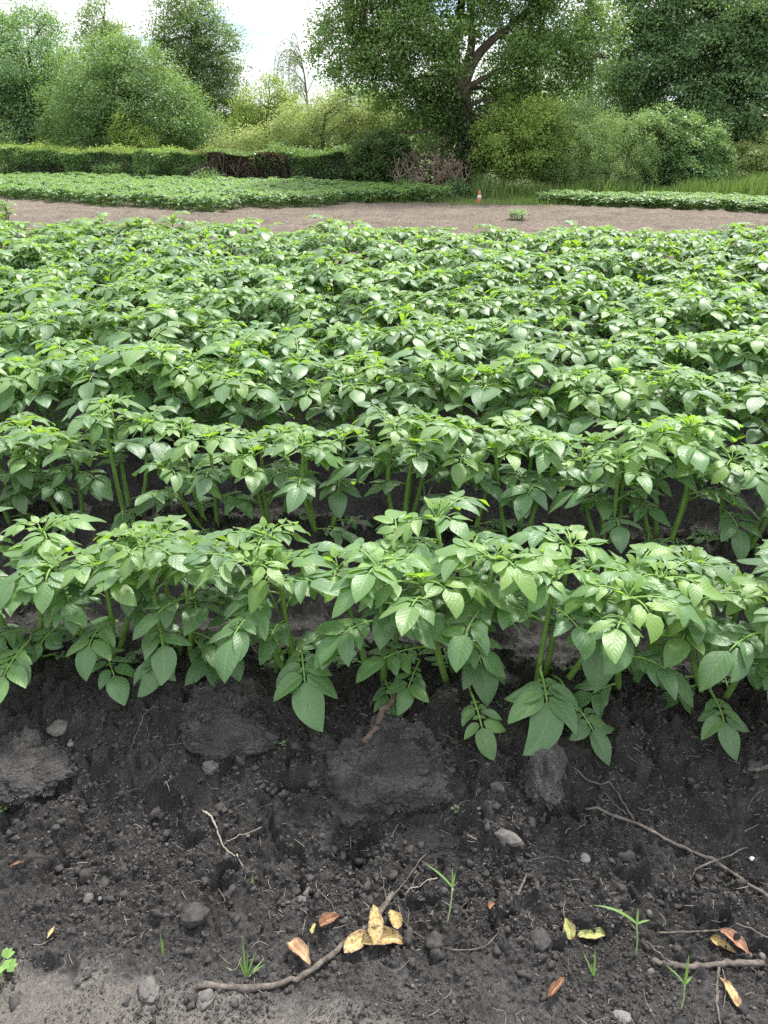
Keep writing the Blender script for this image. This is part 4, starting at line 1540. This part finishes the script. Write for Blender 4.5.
def stick(name, label, cat, pix, r0, r1, mat, branches=(), lift=0.004, seed=1, n=26):
    rng = np.random.default_rng(seed)

    def path(pl, n):
        P = np.array([on(*p) for p in pl])
        q = spline(P, n)
        zz = height(q[:, 0], q[:, 1])
        k = np.ones(5) / 5
        zs = np.convolve(np.pad(np.maximum(zz, q[:, 2]), 2, 'edge'), k, 'valid')
        q[:, 2] = np.maximum(zs, zz - 0.002) + lift
        q += rng.normal(0, r0 * 0.25, q.shape)
        return q
    b = Bag()
    main = path(pix, n)
    tube(b, main, np.linspace(r0, r1, n) * (1 + 0.12 * rng.normal(size=n)), 8, 0.5, 0, 0.13)
    o = b.build(name, mat)
    c = main[0].copy()
    if True:
        me = o.data
        co = np.empty(len(me.vertices) * 3, np.float32)
        me.vertices.foreach_get('co', co)
        co = co.reshape(-1, 3) - c.astype(np.float32)
        me.vertices.foreach_set('co', co.ravel())
        o.location = tuple(c)
    tag(o, label, cat)
    for pl, a0, a1 in branches:
        bb_ = Bag()
        m = path(pl, 14) - c
        tube(bb_, m, np.linspace(a0, a1, 14), 6, 0.5, 0, 0.06)
        bb_.build('side_shoot', mat, o)
    return o


stick('stick', 'long curved grey stick lying on the soil, its end under the yellow leaves', 'stick',
      [(197, 988), (240, 990), (285, 986), (308, 974), (332, 957), (355, 938), (378, 918), (394, 896)], 0.0062, 0.0055, M['twig'],
      [([(362, 935), (385, 905), (405, 885), (424, 856)], 0.002, 0.001), ([(388, 905), (383, 885), (380, 868)], 0.0014, 0.0008)], 0.006, 2)
stick('root', 'long forked root running down the bank to the right edge', 'root',
      [(584, 812), (610, 818), (640, 826), (668, 842), (695, 855), (725, 874), (775, 902)], 0.0032, 0.0042, M['twig'],
      [([(573, 768), (590, 785), (610, 793), (624, 808), (634, 823)], 0.002, 0.0022), ([(604, 794), (615, 806), (626, 816)], 0.0013, 0.0013)], 0.005, 3)
stick('twig', 'short pale twig crossing the long forked root', 'twig', [(694, 872), (712, 864), (730, 858), (747, 850)], 0.0022, 0.0016, M['twig'], (), 0.009, 4)
stick('stick', 'thick short stick lying level at the bottom right', 'stick', [(652, 964), (680, 968), (715, 967), (764, 964)], 0.0056, 0.0066, M['twig'],
      [([(672, 966), (655, 952), (645, 942)], 0.0025, 0.0012)], 0.006, 5)
stick('twig', 'thin twig above the thick stick at the right', 'twig', [(657, 935), (690, 933), (720, 934), (775, 946)], 0.0022, 0.0018, M['twig'], (), 0.005, 6)
stick('stick', 'dark brown stick leaning on the bank at the top of the big grey crust', 'stick', [(400, 692), (393, 715), (381, 735), (364, 756)], 0.0075, 0.0085, M['twig_dark'], (), 0.045, 7)
stick('root', 'pale forked root on the left of the bank', 'root', [(203, 811), (214, 825), (222, 845), (232, 856), (244, 871)], 0.0022, 0.0016, M['fibre'],
      [([(224, 846), (238, 838), (262, 829)], 0.0012, 0.0008)], 0.004, 8)
stick('root', 'thin curved root looping over the soil right of the yellow leaves', 'root', [(398, 905), (405, 925), (425, 940), (450, 950), (480, 949), (497, 936), (504, 925)], 0.0011, 0.0014, M['twig'], (), 0.003, 9)
stick('twig', 'broken twig stub on the bank at the right edge', 'twig', [(743, 773), (755, 771), (768, 768)], 0.0045, 0.005, M['twig'], (), 0.005, 10)
stick('wood_chip', 'narrow flat wood chip standing in the soil below the long clod', 'wood chip', [(518, 896), (522, 886), (528, 876)], 0.0035, 0.002, M['twig'], (), 0.004, 11)
stick('root', 'thin dark root hanging down below the thick stick at the right', 'root', [(719, 966), (717, 985), (716, 1005), (720, 1026)], 0.0028, 0.002, M['twig'],
      [([(722, 970), (726, 990), (722, 1012)], 0.0014, 0.0012)], 0.003, 12)
stick('root', 'fine pale root below the shell fragment at the right edge', 'root', [(764, 790), (752, 800), (746, 815)], 0.0012, 0.0008, M['twig'], (), 0.003, 13)
stick('root', 'fine branching root below the third front row plant', 'root', [(160, 715), (145, 716), (142, 724), (134, 745), (130, 760)], 0.0014, 0.0009, M['twig'],
      [([(146, 725), (149, 738), (148, 748)], 0.0009, 0.0006)], 0.004, 14)
stick('root', 'fine arched root on the soil above the brown leaf piece', 'root', [(306, 890), (320, 894), (331, 905), (336, 920)], 0.0012, 0.0009, M['twig'], (), 0.004, 15)
stick('twig', 'short pale twig fragment on the bank beside the angular clod', 'twig', [(165, 786), (168, 793), (171, 799)], 0.0014, 0.001, M['fibre'], (), 0.004, 16)
stick('root', 'straight pale root sloping up to the white stemmed grass sprout', 'root', [(404, 896), (420, 888), (437, 880)], 0.0014, 0.0012, M['fibre'], (), 0.004, 17)


def fallen(label, px, py, L, W, az, mat, seed, up=0.008, fold=0.25, curl=0.3, droop=0.2, el=0.1, extra=()):
    rng = np.random.default_rng(seed)
    b = Bag()
    a = R(az)
    d = np.array([math.cos(a) * math.cos(el), math.sin(a) * math.cos(el), math.sin(el)])
    p = on(px, py)
    L, W = L * 1.35, W * 1.3
    fold, curl = fold + rng.uniform(0.1, 0.5), rng.uniform(-0.5, 0.15)
    leaflet(b, -d * L * 0.5 + np.array([0, 0, up]), d, np.array([rng.normal(0, 0.2), -0.25, 1]), L, W, droop, fold, curl, 0.5, 16, 12, rng)
    for (dx, dy, dz, L2, W2, az2, f2) in extra:
        a2 = R(az2)
        d2 = np.array([math.cos(a2), math.sin(a2), 0.15])
        leaflet(b, np.array([dx, dy, dz]) - d2 * L2 * 0.5, d2, np.array([0, -0.4, 1]), L2, W2, droop, f2, curl, 0.5, 10, 8, rng)
    V = np.concatenate(b.V)
    q = V / max(L, 1e-6)
    V[:, 2] += L * 0.07 * noise3(q[:, 0] * 3, q[:, 1] * 3, q[:, 2] * 0 + seed, 7)
    V[:, :2] += L * 0.035 * np.stack([noise3(q[:, 0] * 5, q[:, 1] * 5, q[:, 2] * 0 + seed, 8), noise3(q[:, 0] * 5, q[:, 1] * 5, q[:, 2] * 0 + seed, 9)], 1)
    V += rng.normal(0, 0.0004, V.shape)
    o = build('fallen_leaf', V, np.concatenate(b.F), mat, None, np.concatenate(b.T), np.concatenate(b.U))
    sol = o.modifiers.new('thickness', 'SOLIDIFY')
    sol.thickness = 0.0003
    o.location = (p[0], p[1], p[2] + 0.004)
    tag(o, label, 'leaf')
    return o


fallen('curled yellow leaf leaning against the upper end of the curved stick', 357, 944, 0.055, 0.030, 50, M['lf_yellow'], 1, 0.014)
fallen('largest curled yellow and brown leaf right of the curved stick', 384, 941, 0.075, 0.034, 20, M['lf_yellow'], 2, 0.016, 0.4, 0.4, 0.3, 0.1)
fallen('brown spotted yellow leaf standing behind the largest yellow leaf', 378, 930, 0.06, 0.03, 75, M['lf_yellow'], 12, 0.018, 0.4, 0.2, 0.3, 0.3)
fallen('small bright yellow leaf at the top right of the yellow leaf pile', 395, 926, 0.034, 0.024, 110, M['lf_yellow'], 3, 0.022, 0.2, 0.3, 0.4, 0.3)
fallen('red and cream leaf below the curved stick', 300, 957, 0.055, 0.028, -45, M['lf_red'], 4, 0.010)
fallen('torn brown leaf piece lying above the curved stick', 329, 924, 0.036, 0.028, 30, M['lf_brown'], 5, 0.010, 0.5)
fallen('small pale lime leaf left of the torn brown leaf', 315, 931, 0.022, 0.011, 70, M['lf_lime'], 6, 0.008)
fallen('upright broken lime and brown leaf next to the dark clod', 569, 935, 0.034, 0.026, 80, M['lf_lime'], 7, 0.016, 0.4, 0.3, 0.2, 0.5)
fallen('long lime green leaf with brown tip lying on the soil', 594, 940, 0.058, 0.022, 5, M['lf_lime'], 8, 0.010, 0.3)
fallen('orange brown leaf lying alone near the bottom edge', 557, 992, 0.042, 0.016, 38, M['lf_brown'], 9, 0.008, 0.5)
fallen('cream yellow leaf under the orange leaf at the right', 722, 948, 0.042, 0.018, -40, M['lf_yellow'], 10, 0.008)
fallen('orange brown upright leaf leaning above the thick stick', 735, 941, 0.052, 0.024, -55, M['lf_brown'], 11, 0.016, 0.35)
fallen('yellow spotted leaf lying below the thick stick at the right', 728, 996, 0.052, 0.020, 110, M['lf_yellow'], 13, 0.008)
fallen('rust coloured leaf scrap on the soil in the middle', 491, 908, 0.016, 0.013, 60, M['lf_brown'], 14, 0.006)
fallen('pale cream leaf scrap on the soil near the left edge', 53, 935, 0.022, 0.010, 70, M['lf_yellow'], 15, 0.006)
fallen('thin tan leaf scrap near the left edge of the soil', 18, 866, 0.022, 0.006, 20, M['lf_brown'], 16, 0.005)


def sprout(label, px, py, spec, seed, name='grass_sprout', stemh=0.0, stem_tint=0.95):
    """grass seedling: blades are (azimuth deg, length, width, elevation, droop)"""
    rng = np.random.default_rng(seed)
    p = on(px, py)
    root = empty(name, tuple(p))
    tag(root, label, 'grass sprout')
    top = np.array([0, 0, -0.004])
    if stemh:
        b = Bag()
        lean = rng.normal(0, 0.06)
        top = np.array([lean * stemh, 0.3 * stemh, stemh])
        tube(b, spline([(0, 0, -0.004), top * 0.5 + np.array([0.002, 0, 0]), top], 7), 0.0016, 6, stem_tint)
        b.build('stem', M['sprout'], root)
    for az, L, w, el, dr in spec:
        b = Bag()
        a = R(az)
        d = np.array([math.cos(a) * math.cos(el), math.sin(a) * math.cos(el), math.sin(el)])
        q = top.copy()
        nm = np.array([0, -0.3, 1.0])
        V = []
        for i in range(13):
            f = i / 12
            nmo = nrmz(nm - d * np.dot(nm, d))
            la = np.cross(d, nmo)
            ww = w * 0.5 * (0.6 + 0.8 * f - 1.38 * f ** 2)
            V += [q - la * ww + nmo * ww * 0.3, q, q + la * ww + nmo * ww * 0.3]
            q = q + d * L / 12
            down = np.array([0, 0, -1.0])
            d = nrmz(d + (down - d * np.dot(d, down)) * dr / 12)
        Fq = [(i * 3 + j, i * 3 + j + 1, i * 3 + j + 4, i * 3 + j + 3) for i in range(12) for j in range(2)]
        b.add(V, Fq, rng.uniform(0.15, 0.6))
        b.build('blade', M['sprout'], root)
    return root


sprout('bright tuft of short grass above the curved stick', 246, 978, [(100, .10, .006, 1.25, .2), (160, .05, .005, .5, .4), (60, .06, .006, 1.0, .5), (20, .05, .005, .8, .5), (130, .05, .005, 1.1, .4), (80, .06, .005, 1.2, .3), (40, .05, .005, .6, .4)], 1)
sprout('pair of thin upright grass blades left of the curved stick', 163, 957, [(100, .065, .005, 1.3, .1), (80, .05, .005, 1.35, .1)], 2)
sprout('tall grass sprout with white stem beside the straight pale root', 447, 924, [(150, .075, .006, .75, .8), (95, .05, .005, 1.3, .2), (70, .03, .005, .9, .4)], 3, stemh=0.085)
sprout('grass sprout with one long bent blade above the thick stick', 636, 955, [(165, .10, .008, .75, 1.2), (80, .035, .007, 1.2, .2), (10, .03, .006, .4, .5)], 4, stemh=0.07, stem_tint=0.75)
sprout('small thin grass sprout below the long lime leaf', 594, 976, [(95, .07, .006, 1.35, .1), (130, .06, .004, 1.0, .3), (120, .03, .005, 1.2, .2)], 5)
sprout('grass sprout with folded blade in front of the thick stick', 681, 1010, [(85, .07, .008, 1.35, .1), (150, .05, .005, .8, .6), (30, .02, .006, .6, .3)], 6, stemh=0.055)
sprout('faint grass blade on the bank right of the pale forked root', 253, 885, [(90, .035, .004, 1.3, .1), (110, .02, .004, 1.0, .3)], 7)
sprout('few grass blades in the furrow behind the front row', 425, 505, [(100, .12, .005, 1.2, .4), (60, .1, .005, 1.0, .6), (140, .1, .005, 1.1, .5)], 8)


def weedlet(label, px, py, T, n, seed, mat):
    rng = np.random.default_rng(seed)
    p = on(px, py)
    root = empty('weed_seedling', tuple(p))
    tag(root, label, 'weed')
    b = Bag()
    st = Bag()
    tube(st, [(0, 0, -0.004), (0.001, 0, T * 0.8), (0, 0.002, T * 1.6)], 0.0009, 5, 0.6)
    for i in range(n):
        a = i * 2.4 + rng.uniform(0, 0.5)
        d = np.array([math.cos(a), math.sin(a), rng.uniform(0.2, 0.7)])
        q = np.array([0, 0, T * (0.3 + 1.4 * i / n)])
        tube(st, [q, q + nrmz(d) * T * 0.3, q + nrmz(d) * T * 0.6], 0.0006, 4, 0.6)
        for da in (-0.7, 0, 0.7):
            d3 = np.array([math.cos(a + da), math.sin(a + da), 0.3])
            leaflet(b, q + nrmz(d) * T * 0.6, d3, np.array([0, 0, 1.0]), T * 0.7, T * 0.5, 0.3, 0.1, 0.1, rng.uniform(0.2, 0.6), 5, 4, rng)
    st.build('stem', M['sprout'], root)
    b.build('foliage', mat, root)


weedlet('light green lobed weed at the left edge of the soil near the bottom', 2, 975, 0.03, 7, 1, M['sprout'])
weedlet('tiny pale weed seedling on the bank below the grey crust', 455, 812, 0.010, 6, 2, M['weep'])
weedlet('tiny green weed seedling on the bank under the large pointed leaf', 283, 746, 0.008, 6, 3, M['nettle'])
weedlet('tiny green weed at the left edge of the bank', 2, 812, 0.012, 5, 4, M['sprout'])

# ------------------------------------------------------------------ light and sky
SUN_EL, SUN_AZ = R(62), R(32)      # azimuth measured from +Y towards +X: high behind the field, a little to the right
w = bpy.data.worlds.new('World')
scene.world = w
w.use_nodes = True
nt = w.node_tree
for nd in list(nt.nodes):
    nt.nodes.remove(nd)
out = nt.nodes.new('ShaderNodeOutputWorld')
sky = nt.nodes.new('ShaderNodeTexSky')
sky.sky_type = 'NISHITA'
sky.sun_disc = False
sky.sun_elevation = SUN_EL
sky.sun_rotation = SUN_AZ
sky.dust_density = 0.3
sky.ozone_density = 3.0
bg1 = nt.nodes.new('ShaderNodeBackground')
bg1.inputs[1].default_value = 0.06
nt.links.new(sky.outputs[0], bg1.inputs[0])
tc = nt.nodes.new('ShaderNodeTexCoord')
mp = nt.nodes.new('ShaderNodeMapping')
mp.inputs['Scale'].default_value = (1.0, 1.0, 2.6)
mp.inputs['Location'].default_value = (1.2, 0.4, 0.7)
mp.inputs['Rotation'].default_value = (0, 0, R(-6.5))
nt.links.new(tc.outputs['Generated'], mp.inputs[0])
nz = nt.nodes.new('ShaderNodeTexNoise')
nz.inputs['Scale'].default_value = 7.0
nz.inputs['Detail'].default_value = 7
nz.inputs['Roughness'].default_value = 0.55
nt.links.new(mp.outputs[0], nz.inputs['Vector'])
rp = nt.nodes.new('ShaderNodeValToRGB')
rp.color_ramp.elements[0].position = 0.38
rp.color_ramp.elements[0].color = (0.1, 0.1, 0.1, 1)
rp.color_ramp.elements[1].position = 0.50
rp.color_ramp.elements[1].color = (1, 1, 1, 1)
nt.links.new(nz.outputs['Fac'], rp.inputs[0])
cl = nt.nodes.new('ShaderNodeValToRGB')
nz2 = nt.nodes.new('ShaderNodeTexNoise')
nz2.inputs['Scale'].default_value = 3.0
nz2.inputs['Detail'].default_value = 6
nt.links.new(mp.outputs[0], nz2.inputs['Vector'])
cl.color_ramp.elements[0].position = 0.3
cl.color_ramp.elements[0].color = (0.72, 0.79, 0.88, 1)
cl.color_ramp.elements[1].position = 0.6
cl.color_ramp.elements[1].color = (1.0, 1.0, 1.0, 1)
nt.links.new(nz2.outputs['Fac'], cl.inputs[0])
bg2 = nt.nodes.new('ShaderNodeBackground')
# an overcast sky is about three times as bright overhead as at the horizon
sx = nt.nodes.new('ShaderNodeSeparateXYZ')
nt.links.new(tc.outputs['Generated'], sx.inputs[0])
m1 = nt.nodes.new('ShaderNodeMath')
m1.operation = 'MAXIMUM'
m1.inputs[1].default_value = 0.0
nt.links.new(sx.outputs[2], m1.inputs[0])
m2 = nt.nodes.new('ShaderNodeMath')
m2.operation = 'MULTIPLY_ADD'
m2.inputs[1].default_value = 0.93
m2.inputs[2].default_value = 0.47
nt.links.new(m1.outputs[0], m2.inputs[0])
nt.links.new(m2.outputs[0], bg2.inputs[1])
nt.links.new(cl.outputs[0], bg2.inputs[0])
mx = nt.nodes.new('ShaderNodeMixShader')
nt.links.new(rp.outputs[0], mx.inputs[0])
nt.links.new(bg1.outputs[0], mx.inputs[1])
nt.links.new(bg2.outputs[0], mx.inputs[2])
nt.links.new(mx.outputs[0], out.inputs[0])

sd = bpy.data.lights.new('sun', 'SUN')
sd.energy = 3.0
sd.angle = R(7)
sd.color = (1.0, 0.96, 0.89)
sun = bpy.data.objects.new('sun', sd)
COL.objects.link(sun)
dirv = Vector((math.sin(SUN_AZ) * math.cos(SUN_EL), math.cos(SUN_AZ) * math.cos(SUN_EL), math.sin(SUN_EL)))
sun.rotation_euler = dirv.to_track_quat('Z', 'Y').to_euler()

scene.view_settings.view_transform = 'Standard'
scene.view_settings.look = 'None'
scene.view_settings.exposure = 1.52
scene.view_settings.gamma = 1
scene.cycles.max_bounces = 10
scene.cycles.diffuse_bounces = 7
scene.cycles.transmission_bounces = 6
scene.cycles.use_denoising = False
